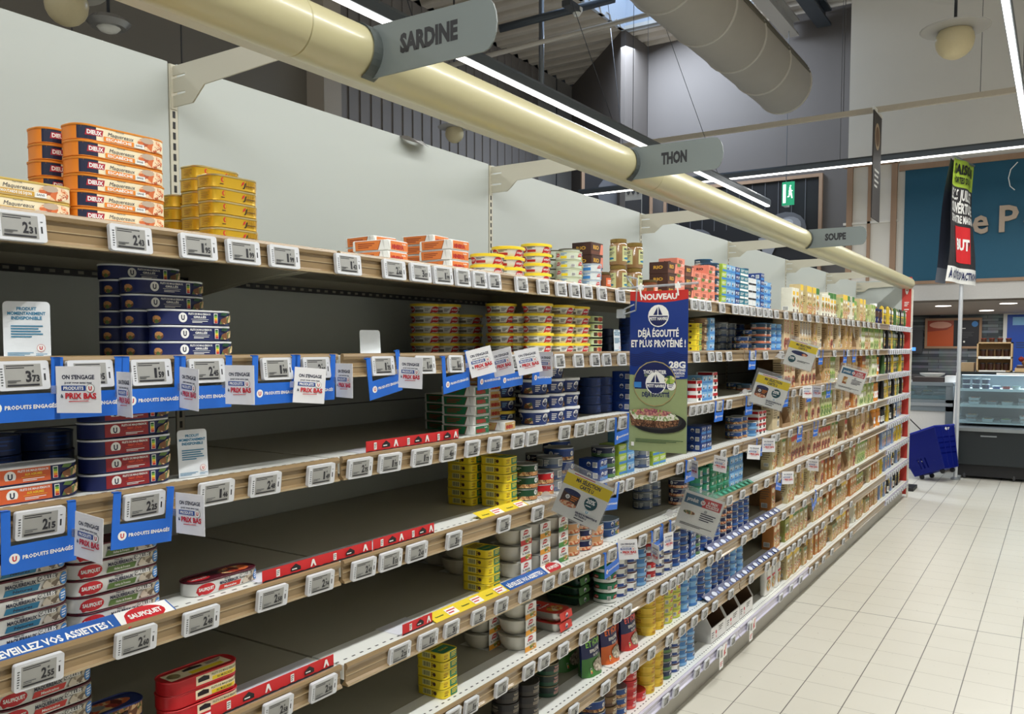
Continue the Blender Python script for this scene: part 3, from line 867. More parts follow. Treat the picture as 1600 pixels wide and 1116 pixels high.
def outline(L, D, r, nq):
    a = L / 2 - r; q = pi * r / 2; b = D - 2 * r
    ss = [0.0] if a < 1e-6 else [a * .5]
    ss = []
    if a > 1e-5: ss.append(a)
    for i in range(1, nq + 1): ss.append(a + q * i / nq)
    if b > 1e-5: ss.append(a + q + b)
    for i in range(1, nq + 1): ss.append(a + q + b + q * i / nq)
    if a < 1e-5: ss = [0.0] + ss[:-1]; full = ss + [a + 2 * q + b] + [-s for s in ss[:0:-1]]
    else: full = ss + [-s for s in ss[::-1]]
    return full


def loft(mb, L, D, r, prof, m, nq=5, cap_bottom=True, cap_top=True, mcap=None):
    k = mb.mi(m); rings = []; ss = outline(L, D, r, nq)
    for z, ins in prof:
        ring = []
        for s in ss:
            x, y, nx, ny = fp_point(s, L, D, r, ins); ring.append(mb.bm.verts.new((x, y, z)))
        rings.append(ring)
    n = len(ss)
    for A, B in zip(rings, rings[1:]):
        for j in range(n):
            f = mb.bm.faces.new((A[j], A[(j + 1) % n], B[(j + 1) % n], B[j])); f.material_index = k; f.smooth = True
    if cap_bottom: f = mb.bm.faces.new(rings[0][::-1]); f.material_index = k
    if cap_top: f = mb.bm.faces.new(rings[-1]); f.material_index = mb.mi(mcap) if mcap else k


def cuts_for(L, D, r):
    L, D, r = L * 1000, D * 1000, r * 1000
    a = L / 2 - r; q = pi * r / 2; b = D - 2 * r; out = []
    n = 2 if r < 8 else (6 if r < 25 else 9)
    for i in range(n + 1):
        out += [a + q * i / n, -(a + q * i / n)]
    out += [a + q + b, -(a + q + b)]
    for i in range(1, n): out += [a + q + b + q * i / n, -(a + q + b + q * i / n)]
    return sorted(set(out))


MM = 0.001


def make_product(name, L, D, H, r, body, prints=(), top=(), style='tin', lidm=None, taper=0.0, nq=5, lidh=8, bump=None):
    """L width along the shelf, D depth, H height, r corner radius, all mm"""
    L, D, H, r = L * MM, D * MM, H * MM, r * MM
    r = min(r, L / 2, D / 2); tp = taper * MM
    mb = MB()
    if style == 'tin': prof = [(0, .0022), (0.0005, .0006), (0.0016, .0001), (0.0028, .0004), (H - .003, .0004)]
    elif style == 'tub': prof = [(0, tp + .002), (.002, tp), (H * .5, tp * .5), (H - lidh * MM * .6, 0.0006)]
    elif style == 'box': prof = [(0, .0006), (.0006, 0), (H - .0006, 0), (H, .0006)]
    elif style == 'jar': prof = [(0, .003), (.002, .0005), (.004, 0), (H * .78, 0), (H * .84, .003), (H * .88, .006)]
    elif style == 'bowl': prof = [(0, tp + .006), (.004, tp + .001), (H * .4, tp * .4), (H - .004, 0), (H - .003, -.0015), (H, -.0015), (H, .002)]
    if style == 'wrap': prof = [(0, .003), (.002, .0004), (H - .002, .0004), (H, .003)]
    loft(mb, L, D, r, prof, body, nq)

    def ins(z):
        for (z0, i0), (z1, i1) in zip(prof, prof[1:]):
            if z0 <= z <= z1 and z1 > z0: return i0 + (i1 - i0) * (z - z0) / (z1 - z0)
        return prof[-1][1] if z > prof[-1][0] else prof[0][1]

    def fmap(u, v, off):
        x, y, nx, ny = fp_point(u, L, D, r, ins(v) - off); return (x, y, v)
    put_print(mb, prints, fmap, cuts_for(L, D, r))
    o_top = prof[-1][0]
    if top and not lidm: put_print(mb, top, plane_map((0, 0, o_top), (0, 1, 0), (-1, 0, 0)))
    root = mb.build(name)
    if lidm:
        lb = MB(); h = lidh * MM
        if style == 'tin': lp = [(H - .0032, -.0003), (H - .002, -.0008), (H - .0006, -.0008), (H, -.0002), (H, .0012), (H - .0016, .0018)]
        elif style == 'tub': lp = [(H - h, -.0012), (H - h, -.0018), (H - .0008, -.0018), (H, -.001), (H, .003), (H - .001, .0036)]
        elif style == 'jar': lp = [(H * .86, .0035), (H * .86, .0020), (H - .001, .0020), (H, .003)]
        else: lp = [(H - .001, .0), (H + .0006, .002)]
        loft(lb, L, D, r, lp, lidm, nq)
        if top: put_print(lb, top, plane_map((0, 0, lp[-1][0]), (0, 1, 0), (-1, 0, 0)))
        lb.build('lid', root)
    return root


# inks
INK = mat((28, 34, 62), .45); ORG = mat((232, 134, 36), .42); ORGD = mat((214, 112, 28), .42); CRM = mat((238, 224, 190), .45); GOLD = mat((206, 164, 36), .32, .35)
GOLDR = mat((214, 196, 140), .3, .7); MAR = mat((84, 20, 36), .35, .2); TEAL = mat((38, 122, 160), .45); OLV = mat((92, 122, 60), .45); SGY = mat((216, 216, 212), .42)
REDM = mat((190, 26, 34), .35, .1); LGRN = mat((196, 214, 170), .42); PGY = mat((205, 210, 196), .42); LBL = mat((120, 176, 220), .42); SKY = mat((60, 130, 200), .42)
BRN = mat((74, 44, 34), .45); PNK = mat((232, 140, 116), .45); DGRN = mat((20, 70, 44), .4); STL = mat((176, 178, 180), .3, .6); STLD = mat((120, 122, 124), .35, .6)
TAN = mat((196, 160, 112), .5); KRAFT = mat((168, 134, 96), .7, 0, .1, 30); NVM = mat((18, 28, 74), .35, .15); MBL = mat((28, 70, 150), .38, .1); DBL = mat((20, 34, 70), .4)
BEI = mat((206, 184, 146), .5); LIM = mat((168, 196, 66), .45); BKM = mat((34, 32, 34), .35, .2); MINT = mat((60, 160, 130), .42); EMR = mat((16, 120, 84), .4)
F_OR = food([(210, 110, 60), (232, 190, 150), (176, 84, 48), (240, 214, 180)], 130); F_BR = food([(196, 140, 88), (120, 76, 44), (226, 190, 140), (90, 110, 60)], 110)
F_CR = food([(206, 180, 120), (196, 146, 74), (156, 88, 40), (226, 214, 180), (110, 110, 50)], 45)
F_VG = food([(206, 140, 40), (96, 120, 44), (206, 186, 120), (170, 54, 30), (216, 206, 170)], 50)
F_RD = food([(160, 50, 36), (206, 104, 56), (216, 184, 130), (100, 34, 24)], 50)
F_GR = food([(110, 150, 60), (170, 190, 90), (226, 220, 160), (70, 100, 50)], 60)
F_GRY = food([(150, 140, 120), (190, 180, 160), (110, 96, 80), (206, 196, 180)], 90)


def nutri(cu, cv, s=1.0):
    c = [GRN, mat((120, 180, 60), .5), YEL, ORG, RED]
    o = [('r', cu - 4 * s, cv - 9 * s, cu + 4 * s, cv + 9 * s, WHT)]
    return o + [('r', cu - 3 * s, cv + (4.6 - i * 3.2) * s, cu + 3 * s, cv + (7.6 - i * 3.2) * s, c[i]) for i in range(5)]


def saup(cu, cv, w):   # red leaf badge with white name
    return [('p', ell(cu, cv, w / 2, w * .27, 18), RED), ('p', [(cu - w * .5, cv), (cu - w * .62, cv - w * .36), (cu - w * .2, cv - w * .2)], RED), ('t', 'SAUPIQUET', cu, cv, w * .15, WHT, w * .82, .04)]


def dieux(band, bandname, blk=True):
    p = [('r', -78, 2, -48, 24, INK)] if blk else []
    p += [('r', -48, 2, 78, 24, CRM), ('p', [(-66, 8), (-38, 9), (-36, 19), (-64, 18)], mat((170, 34, 52), .45)), ('t', 'DIEUX', -51, 13.5, 6.2, WHT, 24, .04),
          ('t', 'FILETS DE', -8, 21.5, 2.2, INK, 14, .0), ('t', 'Maquereaux', -6, 15.4, 6.2, INK, 44, 0, .25), ('r', -36, 3, 16, 10.5, band), ('t', bandname, -10, 6.8, 4.2, WHT, 44, .03),
          ('p', ell(46, 12, 24, 11, 14), F_OR), ('p', ell(40, 18, 12, 5, 10), mat((190, 170, 150), .45)), ('p', [(16, 3), (34, 3), (34, 10), (18, 10)], WHT), ('t', 'SANS', 25, 7, 3, DGY, 12, .02)]
    return p


def utin(bg, l2, l2c):
    p = [('p', ell(-82, 9, 9, 7, 10), F_BR)] if bg == NAVY else []
    if bg != NAVY: p += [('r', -52, 2, 26, 25, bg)]
    p += [('U', -34, 13, 8.6, INK, WHT), ('t', 'FILETS DE MAQUEREAUX', 0, 20, 3.2, WHT, 46, .03), ('t', l2, 0, 14.6, 3.4, l2c, 26, .04), ('r', -18, 10.2, 18, 10.8, l2c), ('ls', -16, 4, 16, 8.5, 2, WHT)]
    p += nutri(33, 13, 1.0) + [('p', [(40, 3), (50, 3), (72, 8), (76, 20), (60, 18), (44, 12)], F_BR), ('p', [(42, 19), (54, 18), (60, 23), (46, 24)], OLV if bg != NAVY else DGRN)]
    return p


def sauptin(c, word):
    return saup(-51, 12, 38) + [('t', 'Filets de', -4, 21.5, 2.6, INK, 14, .02), ('t', 'MAQUEREAUX', 0, 16, 5.2, INK, 44, .04), ('p', [(-26, 3), (24, 3), (28, 12), (-22, 12)], c), ('t', word, 2, 7.2, 4, INK if c is TEAL else WHT, 28, .02, .15),
                                ('p', [(28, 3), (78, 3), (80, 22), (46, 22), (34, 12)], F_GRY), ('p', [(24, 15), (52, 16), (52, 23), (25, 22)], DGY), ('t', 'GRILLÉS', 38, 19, 5.4, WHT, 26, .035), ('e', 66, 12, 9, 9.5, SKY), ('ls', 60, 6, 72, 18, 3, WHT)]


def can_prints(top, bot, mark='U', mc=None, n=3):
    """round can: coloured band over a food band, badge repeated round the side"""
    p = []
    for i in (-1, 0, 1):
        c = i * 78
        p += [('r', c - 39, 2.5, c + 39, 14, bot), ('r', c - 39, 14, c + 39, 32, top)]
        if mark == 'U': p += [('U', c, 24, 7.5, mc or INK, WHT), ('ls', c + 12, 20, c + 28, 28, 2, WHT)]
        elif mark == 'boat': p += [('boat', c, 22, 9, NAVY, WHT), ('ls', c + 14, 8, c + 30, 24, 3, WHT)]
        elif mark == 'S': p += saup(c, 22, 22) + [('r', c + 14, 6, c + 34, 12, WHT), ('bar', c - 30, 18, 14, 16, BLK, WHT)]
        elif mark == 'bar': p += [('bar', c, 18, 26, 22, BLK, WHT), ('ls', c + 18, 8, c + 34, 28, 4, mc or WHT)]
        elif mark == 'text': p += [('t', 'THON', c, 24, 6, mc or WHT, 26, .035), ('ls', c - 16, 8, c + 16, 18, 3, mc or WHT)]
    return p


def carton(bg, head, pic, word=None, hgt=195, w=72, side=BEI):
    p = [('r', -w / 2, hgt * .80, w / 2, hgt - 2, head), ('p', [(-w / 2, 4), (w / 2, 4), (w / 2, hgt * .36), (w * .1, hgt * .46), (-w / 2, hgt * .38)], pic),
         ('e', 0, hgt * .70, w * .26, hgt * .05, WHT), ('ls', -w * .3, hgt * .52, w * .3, hgt * .62, 3, mat((120, 50, 40), .5)),
         ('ls', -w / 2 - 60, hgt * .3, -w / 2 - 12, hgt * .7, 6, mat((130, 110, 84), .5)), ('bar', -w / 2 - 34, hgt * .16, 26, 20, BLK, WHT)]
    return p


def box_prints(w, h, d, bg2, mark, words=None):
    p = [('r', -w / 2 + 1, h * .08, w / 2 - 1, h * .34, bg2)]
    if mark == 'boat': p += [('boat', -w * .2, h * .6, h * .26, NAVY, WHT), ('ls', 2, h * .45, w * .42, h * .85, 3, WHT), ('boat', -w / 2 - d / 2, h * .55, h * .22, NAVY, WHT), ('bar', -w / 2 - d * .2, h * .5, d * .22, h * .5, BLK, WHT)]
    if mark == 'rio': p += [('t', 'RIO', -w * .1, h * .62, h * .3, mat((222, 170, 60), .5), w * .45, .04), ('p', [(w * .2, h * .1), (w / 2 - 1, h * .1), (w / 2 - 1, h * .9), (w * .3, h * .9)], PNK), ('t', 'RIO', -w / 2 - d / 2, h * .55, h * .25, mat((222, 170, 60), .5), d * .5, .04)]
    if mark == 'bar': p += [('bar', -w / 2 - d / 2, h * .5, d * .5, h * .5, BLK, WHT), ('ls', -w * .4, h * .5, w * .4, h * .85, 3, WHT)]
    return p


KINDS = {}


def kind(key, desc, cat, *a, pitch=None, **k):
    KINDS[key] = dict(desc=desc, cat=cat, a=a, k=k, proto=None, L=a[1] * MM, D=a[2] * MM, H=a[3] * MM, r=a[4] * MM, pitch=(pitch or a[3] + .6) * MM, used=False)


TIN = 'mackerel_tin'
kind('dieux', 'long orange mackerel tin with black block', 'tin', TIN, 160, 62, 25.6, 24, ORG, dieux(ORG, 'ESCABÈCHE'), lidm=mat((236, 150, 60), .3, .2))
kind('moutarde', 'long pale yellow mustard mackerel tin', 'tin', TIN, 160, 62, 25.6, 24, mat((214, 178, 96), .4), dieux(mat((206, 160, 60), .45), 'MOUTARDE DE DIJON', False), lidm=mat((226, 196, 110), .3, .3))
kind('gold', 'gold oblong sardine tin', 'tin', 'sardine_tin', 106, 60, 23.6, 20, GOLD, [('e', -32, 14, 3.4, 4.6, RED), ('e', -31, 14, 2, 3.2, GOLD), ('ls', -38, 5, -26, 8, 1, BRN), ('p', [(8, 8), (14, 12), (16, 18), (11, 15)], RED), ('t', 'J', 16, 11, 8, BLK, 5, .04, .3)] + [('r', 20 + i * 4, 6, 21.5 + i * 4, 19, mat((176, 132, 30), .35, .3)) for i in range(7)] + [('ls', 18, 8, 48, 11, 1, BRN)] + [('ls', -80, 4, -58, 18, 4, mat((170, 128, 36), .4))], lidm=GOLDR)
for c, nm, m, lm in (('o', 'orange', mat((226, 128, 60), .5), mat((150, 62, 30), .5)), ('g', 'green', mat((24, 110, 70), .5), mat((160, 40, 34), .5)), ('t', 'tan', mat((206, 170, 104), .5), mat((176, 40, 34), .5))):
    kind('paper_' + c, '%s and white paper-wrapped sardine box' % nm, 'tin', 'sardine_box', 78, 104, 25, 3, WHT,
         [('r', -30, 1.6, 37.5, 23.4, lm), ('r', -29, 2.4, 37, 22.6, m), ('t', 'MINERVA', -2, 10, 9, mat((176, 36, 28), .5), 46, .08), ('t', 'huile', 22, 18, 3.4, WHT, 14, .03), ('p', [(-132, 1.6), (-66, 1.6), (-58, 23.4), (-134, 23.4)], lm), ('p', [(-131, 2.4), (-67, 2.4), (-59.5, 22.6), (-133, 22.6)], m), ('ls', -124, 6, -76, 19, 3, lm), ('p', [(-39, 24), (-31, 4), (-36, 3)], SGY), ('p', [(-47, 2), (-56, 24), (-50, 24)], SGY)],
         style='wrap', pitch=26)
kind('tuby', 'white tuna tub with yellow lid', 'tub', 'fish_tub', 100, 84, 29.5, 42, mat((232, 232, 226), .42), sum([saup(c - 4, 12, 34) + [('r', c + 14, 4, c + 44, 11, mat((120, 110, 100), .5)), ('ls', c + 15, 13, c + 42, 20, 2, INK), ('ls', c - 44, 6, c - 26, 16, 3, DGY)] for c in (-92, 0, 92)], []), style='tub', taper=5, lidm=mat((246, 216, 50), .38), lidh=8, nq=7, pitch=29.8)
kind('tuby2', 'white tuna tub, yellow lid and red band', 'tub', 'fish_tub', 100, 84, 29.5, 42, mat((232, 232, 226), .42), sum([saup(c - 4, 12, 34) + [('r', c + 14, 4, c + 44, 11, mat((180, 40, 40), .5)), ('ls', c + 15, 13, c + 42, 20, 2, INK)] for c in (-92, 0, 92)], []), style='tub', taper=5, lidm=mat((246, 216, 50), .38), lidh=8, nq=7, pitch=29.8)
kind('pale', 'pale green round tuna tin', 'tin', 'tuna_tin', 84, 84, 26.8, 42, mat((206, 214, 190), .42), sum([saup(c, 15, 20) + [('r', c + 12, 4, c + 34, 12, YEL), ('ls', c + 12, 14, c + 34, 22, 2, SKY), ('bar', c - 32, 9, 14, 9, BLK, WHT)] for c in (-84, 0, 84)], []), lidm=mat((214, 220, 190), .3, .3), nq=7)
kind('paleb', 'pale round tuna tin with light blue label', 'tin', 'tuna_tin', 70, 70, 26.8, 35, mat((214, 220, 220), .42), sum([saup(c - 6, 16, 18) + [('r', c + 6, 4, c + 34, 14, SKY), ('ls', c + 8, 16, c + 34, 23, 2, SKY)] for c in (-74, 0, 74)], []), lidm=mat((200, 214, 230), .3, .3), nq=7)
kind('darklid', 'small round grey tin with dark lid', 'tin', 'tuna_tin', 76, 76, 30, 38, mat((190, 196, 180), .42), sum([saup(c, 14, 24) + [('e', c + 30, 10, 10, 6, OLV)] for c in (-77, 0, 77)], []), lidm=mat((92, 84, 62), .35, .3), nq=7)
kind('jar', 'tall glass fish jar with green label', 'jar', 'glass_jar', 62, 62, 92, 31, mat((150, 116, 76), .12, coat=.8), sum([[('r', c - 20, 14, c + 22, 66, mat((206, 208, 150), .5)), ('t', 'MAT', c, 56, 8, INK, 26, .04), ('ls', c - 14, 34, c + 16, 48, 3, DGY), ('p', ell(c, 24, 14, 4, 10), TEAL)] for c in (-64, 0, 64)], []), style='jar', lidm=mat((150, 124, 66), .3, .5), nq=6)
kind('jarb', 'brown fish jar with orange label', 'jar', 'glass_jar', 66, 66, 60, 33, mat((120, 70, 44), .12, coat=.8), sum([[('r', c - 20, 12, c + 22, 40, mat((222, 106, 60), .5)), ('ls', c - 14, 18, c + 16, 34, 3, WHT)] for c in (-69, 0, 69)], []), style='jar', lidm=mat((110, 92, 60), .3, .5), nq=6)
kind('rio', 'brown and salmon tuna multipack box', 'box', 'tuna_box', 92, 80, 46, 3, BRN, box_prints(92, 46, 80, mat((110, 64, 44), .5), 'rio'), style='box')
kind('salmon', 'salmon pink tuna multipack box', 'box', 'tuna_box', 84, 80, 40, 3, PNK, [('t', 'RIO', -6, 26, 12, BRN, 36, .04), ('p', [(-40, 4), (-10, 4), (0, 16), (-40, 18)], OLV), ('ls', 4, 8, 36, 18, 3, WHT), ('t', 'RIO', -82, 24, 10, BRN, 30, .04)], style='box')
kind('u_navy', 'long navy mackerel tin with white rim', 'tin', TIN, 155, 60, 27, 29, NAVY, utin(NAVY, 'GRILLÉS', WHT), lidm=mat((226, 228, 230), .35), pitch=28)
kind('u_red', 'long navy and red mackerel tin', 'tin', TIN, 155, 60, 27, 29, NAVY, utin(mat((150, 30, 38), .45), 'PIMENT, CITRON', mat((230, 90, 60), .5)), lidm=mat((226, 228, 230), .35), pitch=28)
kind('u_org', 'long navy and orange mackerel tin', 'tin', TIN, 155, 60, 27, 29, NAVY, utin(mat((216, 96, 48), .45), 'AUX AGRUMES', mat((240, 200, 60), .5)), lidm=mat((226, 228, 230), .35), pitch=28)
kind('s_blue', 'long grey mackerel tin with blue band', 'tin', TIN, 158, 58, 26.6, 28, SGY, sauptin(TEAL, 'Natures'), lidm=MAR, pitch=27.3)
kind('s_green', 'long grey mackerel tin with green band', 'tin', TIN, 158, 58, 26.6, 28, SGY, sauptin(OLV, 'Herbes de Provence'), lidm=MAR, pitch=27.3)
kind('s_red', 'long grey mackerel tin with red band', 'tin', TIN, 158, 58, 26.6, 28, SGY, sauptin(mat((196, 48, 40), .45), 'Mexicaine'),
     top=[('e', -46, 0, 24, 12, RED), ('t', 'SAUPIQUET', -46, 0, 6, WHT, 38, .04), ('p', ell(34, 0, 34, 20, 16), F_RD), ('t', 'MAQUEREAUX', -2, 11, 6, INK, 42, .035), ('t', 'GRILLÉS', 12, 2, 7, DGY, 36, .035)], lidm=MAR, pitch=27.3)
kind('c_red', 'long red mackerel tin with cream panel', 'tin', TIN, 155, 60, 26, 26, REDM, [('r', -22, 5, 72, 22, CRM), ('p', [(-18, 10), (6, 10), (6, 17), (-6, 20), (-18, 17)], BLK), ('t', 'FILETS DE MAQUEREAUX', 40, 17, 4, OLV, 58, .02), ('r', 12, 6, 66, 13, YEL), ('t', 'AU MUSCADET', 40, 9.5, 4, INK, 36, .02), ('e', 84, 14, 6, 6, WHT)],
     top=[('r', -64, -18, 64, 18, CRM), ('r', -20, -16, 50, -2, YEL), ('p', [(-24, 4), (16, 4), (16, 12), (-4, 17), (-24, 12)], BLK), ('e', -48, 0, 12, 12, GOLDR), ('ls', 24, 2, 60, 14, 3, INK)], lidm=REDM, pitch=26.4)
kind('c_blue', 'long blue rimmed mackerel tin', 'tin', TIN, 155, 60, 26, 26, F_BR, [('e', -30, 14, 16, 8, RED)], top=[('p', ell(0, 0, 60, 20, 18), F_RD), ('e', 0, 0, 14, 10, STL)], lidm=mat((30, 50, 120), .35, .2))
YT = [('r', -4, 2, 32, 22, EMR), ('ls', 2, 6, 28, 18, 3, YEL), ('ls', -28, 6, -8, 10, 1, BRN), ('e', -20, 15, 8, 4, mat((206, 170, 30), .5)), ('bar', -82, 12, 28, 15, BLK, mat((236, 230, 150), .5)), ('e', -56, 12, 5, 5, BRN), ('ls', -66, 5, -60, 18, 3, BRN)]
kind('yel', 'yellow and green sardine tin', 'tin', 'sardine_tin', 66, 90, 23.4, 12, YEL, YT, top=[('r', -30, -40, 30, 0, EMR), ('ls', -26, 4, 26, 36, 5, BRN), ('t', 'THON', 0, -20, 8, YEL, 36, .035)], lidm=mat((236, 212, 60), .3, .2), nq=4, pitch=24)
kind('yelg', 'flat green sardine tin with food picture', 'tin', 'sardine_tin', 66, 80, 20, 14, LGRN, [('p', ell(6, 10, 18, 8, 12), F_RD), ('r', -30, 4, -12, 16, BRN), ('ls', -90, 4, -50, 14, 3, OLV)], lidm=mat((200, 216, 150), .3, .2), nq=4, pitch=25)
kind('tubn', 'navy fish tub with yellow lid', 'tub', 'fish_tub', 92, 92, 40, 46, NAVY, sum([[('boat', c - 6, 18, 13, NAVY, WHT), ('p', [(c + 12, 3), (c + 42, 4), (c + 40, 16), (c + 22, 18)], F_RD), ('ls', c - 40, 10, c - 24, 26, 3, LBL)] for c in (-96, 0, 96)], []), style='tub', taper=7, lidm=mat((240, 206, 50), .38), lidh=9, nq=7)
kind('tubw', 'navy fish tub with white lid', 'tub', 'fish_tub', 92, 92, 45, 46, mat((28, 54, 120), .42), sum([[('boat', c - 6, 22, 12, NAVY, WHT), ('p', [(c + 10, 3), (c + 46, 4), (c + 42, 22), (c + 18, 18)], F_BR), ('ls', c - 42, 8, c - 24, 30, 4, WHT)] for c in (-96, 0, 96)], []), style='tub', taper=7, lidm=mat((236, 238, 240), .38), lidh=8, nq=7)
kind('dblue', 'plain dark blue round tin', 'tin', 'tuna_tin', 86, 86, 31, 43, mat((26, 46, 92), .38, .15), sum([[('r', c - 20, 8, c + 20, 10, MBL), ('ls', c - 16, 14, c + 16, 26, 2, MBL)] for c in (-90, 0, 90)], []), lidm=mat((36, 58, 110), .3, .4), nq=7)
CAN = dict(nq=7)
for key, desc, body, pr, lid in (
        ('cug', 'round tin with dark green band', DGRN, can_prints(DGRN, F_BR, 'U'), STL), ('cur', 'round tin with red band', REDM, can_prints(REDM, F_BR, 'U'), STL),
        ('cub', 'round tuna tin with blue band', MBL, can_prints(mat((28, 74, 140), .42), F_BR, 'U'), STL), ('cun', 'round tin with navy and tan band', NVM, can_prints(NVM, F_OR, 'U'), STL),
        ('cut', 'round tan salad tin', TAN, can_prints(mat((214, 160, 110), .45), F_OR, 'U'), STL), ('cgy', 'round grey tin with bar code', STLD, can_prints(mat((126, 134, 142), .42, .2), mat((70, 90, 130), .4), 'bar'), STL),
        ('cbo', 'round light blue tuna tin', SKY, can_prints(mat((70, 128, 190), .42), mat((130, 180, 224), .42), 'boat'), STL), ('cnv', 'round navy tuna tin', NVM, can_prints(mat((30, 56, 120), .4), mat((40, 96, 170), .42), 'boat'), STL),
        ('cng', 'round navy and green tuna tin', NVM, can_prints(mat((28, 40, 76), .4), mat((90, 130, 80), .42), 'boat'), STL), ('csg', 'round green tuna tin', DGRN, can_prints(EMR, WHT, 'S'), mat((30, 110, 70), .3, .3)),
        ('csr', 'round red and white tuna tin', REDM, can_prints(REDM, WHT, 'S'), REDM), ('csm', 'round tin with bar code and maroon rim', mat((230, 230, 228), .42), can_prints(WHT, mat((40, 70, 140), .45), 'bar', RED), MAR),
        ('crd', 'round red tuna tin', REDM, can_prints(REDM, mat((220, 80, 70), .42), 'text'), mat((214, 60, 60), .3, .3)), ('cye', 'round yellow tuna tin', YEL, can_prints(mat((232, 196, 60), .42), mat((214, 176, 40), .42), 'text', mat((160, 50, 30), .5)), mat((236, 206, 90), .3, .3)),
        ('cyg', 'round yellow-green tuna tin', LIM, can_prints(mat((226, 214, 90), .42), mat((196, 200, 80), .42), 'S'), mat((214, 214, 120), .3, .3)), ('cbk', 'round black fish tin', BKM, can_prints(mat((40, 38, 40), .4), mat((60, 54, 50), .4), 'text', mat((170, 160, 140), .5)), mat((60, 56, 52), .3, .4)),
        ('cbg', 'round black and green tuna tin', BKM, can_prints(mat((34, 50, 46), .4), mat((40, 84, 60), .4), 'text', mat((220, 160, 150), .5)), mat((130, 122, 92), .3, .5)),
        ('clb', 'wide pale blue tuna tin', LBL, can_prints(mat((120, 174, 220), .42), mat((60, 120, 190), .42), 'boat'), mat((150, 190, 226), .3, .3)), ('cgr', 'round emerald tuna tin', EMR, can_prints(mat((20, 130, 96), .42), mat((40, 110, 120), .42), 'bar', MINT), EMR),
        ('cdk', 'dark teal tuna tin', DBL, can_prints(mat((30, 58, 80), .42), mat((196, 120, 90), .42), 'text'), mat((60, 110, 150), .3, .3)), ('cbr', 'round brown jar-like tin', BRN, can_prints(mat((130, 96, 60), .42), mat((90, 60, 40), .42), 'text', CRM), mat((120, 100, 60), .3, .4))):
    TN = {'cug': 'salad_tin', 'cur': 'salad_tin', 'cut': 'salad_tin', 'cun': 'salad_tin', 'cgy': 'salad_tin', 'cbk': 'salad_tin', 'cbg': 'salad_tin', 'csm': 'salad_tin', 'cbr': 'fish_jar_tin'}.get(key, 'tuna_tin')  # plain round fish tins share this name with the salads
    kind(key, desc, 'tin', TN, 98 if key == 'clb' else 82, 98 if key == 'clb' else 82, 35.5, 49 if key == 'clb' else 41, body, pr, lidm=lid, **CAN)
kind('big_u', 'large round blue tuna tin with white badge', 'tin', 'tuna_tin', 98, 98, 42, 49, MBL, can_prints(mat((30, 64, 130), .42), F_BR, 'U'), lidm=STL, nq=7)
for key, desc, b, b2 in (('bxl', 'light blue tuna three-pack box', LBL, SKY), ('bxn', 'navy tuna three-pack box', mat((28, 60, 130), .42), SKY), ('bxt', 'teal tuna three-pack box', mat((40, 120, 140), .42), WHT), ('bxg', 'lime and blue tuna box', LIM, SKY), ('bxw', 'black and white tuna box', mat((226, 230, 232), .42), BLK)):
    kind(key, desc, 'box', 'tuna_box', 62, 80, 36, 3, b, box_prints(62, 36, 80, b2, 'boat' if key in ('bxl', 'bxn') else 'bar'), style='box')
kind('bxr', 'small red and white tuna box', 'box', 'tuna_box', 62, 80, 30, 3, WHT, [('r', -31, 16, 31, 29, REDM), ('p', [(-16, 5), (12, 5), (12, 14), (-2, 18), (-16, 14)], BLK), ('r', -100, 16, -33, 29, REDM)], style='box')
kind('green_pack', 'emerald tuna two-pack box', 'box', 'tuna_box', 80, 80, 38, 20, EMR, [('r', -38, 6, 38, 12, MINT), ('e', 0, 24, 16, 8, mat((30, 90, 70), .4)), ('ls', -30, 18, -14, 30, 3, WHT), ('bar', -70, 22, 20, 18, BLK, WHT), ('ls', 18, 18, 36, 30, 3, YEL)], style='box')
kind('lb_tin', 'flat blue ready meal tin', 'tin', 'meal_tin', 120, 84, 28, 40, mat((40, 84, 150), .42), [('p', ell(20, 10, 26, 8, 12), F_VG), ('boat', -24, 14, 9, NAVY, WHT), ('ls', -8, 16, 16, 24, 2, WHT), ('bar', -90, 14, 22, 16, BLK, WHT)], lidm=mat((170, 190, 210), .3, .4), nq=7)


def sleeve_bowl(col, word):
    def mk(name):
        root = make_product(name, 104, 104, 46, 52, mat((212, 208, 196), .3), style='bowl', taper=14, nq=7)
        mb = MB(); lid = mat((180, 176, 160), .35, .2)
        loft(mb, .100, .100, .050, [(.0455, 0), (.0465, .001)], lid, 7); mb.build('film_lid', root)
        mb = MB()   # card sleeve wrapped over the front
        x = .0535
        mb.face([(x, -.030, .0), (x, .030, .0), (x, .030, .0475), (x, -.030, .0475)], WHT); mb.face([(x, -.030, .0475), (x, .030, .0475), (-x, .030, .0475), (-x, -.030, .0475)], WHT)
        mb.face([(x, -.03, 0), (x, .03, 0), (-x, .03, -.0002), (-x, -.03, -.0002)], WHT)
        put_print(mb, saup(0, 38, 26) + [('t', word, 0, 25, 6, DGY, 40, .02, .2), ('r', -30, 1, 30, 16, col), ('p', ell(10, 12, 16, 8, 12), F_VG)], plane_map((x, 0, 0), (0, 1, 0), (0, 0, 1)))
        mb.build('card_sleeve', root)
        return root
    return mk


for key, desc, c in (('bowl_r', 'white salad bowl in red card sleeve', mat((196, 40, 44), .5)), ('bowl_g', 'white salad bowl in green card sleeve', mat((70, 140, 60), .5)), ('bowl_o', 'white salad bowl in orange card sleeve', mat((230, 160, 50), .5))):
    KINDS[key] = dict(desc=desc, cat='bowl', mk=sleeve_bowl(c, 'la Salade'), name='salad_bowl', proto=None, L=.107, D=.107, H=.047, r=.052, pitch=.0485, used=False)


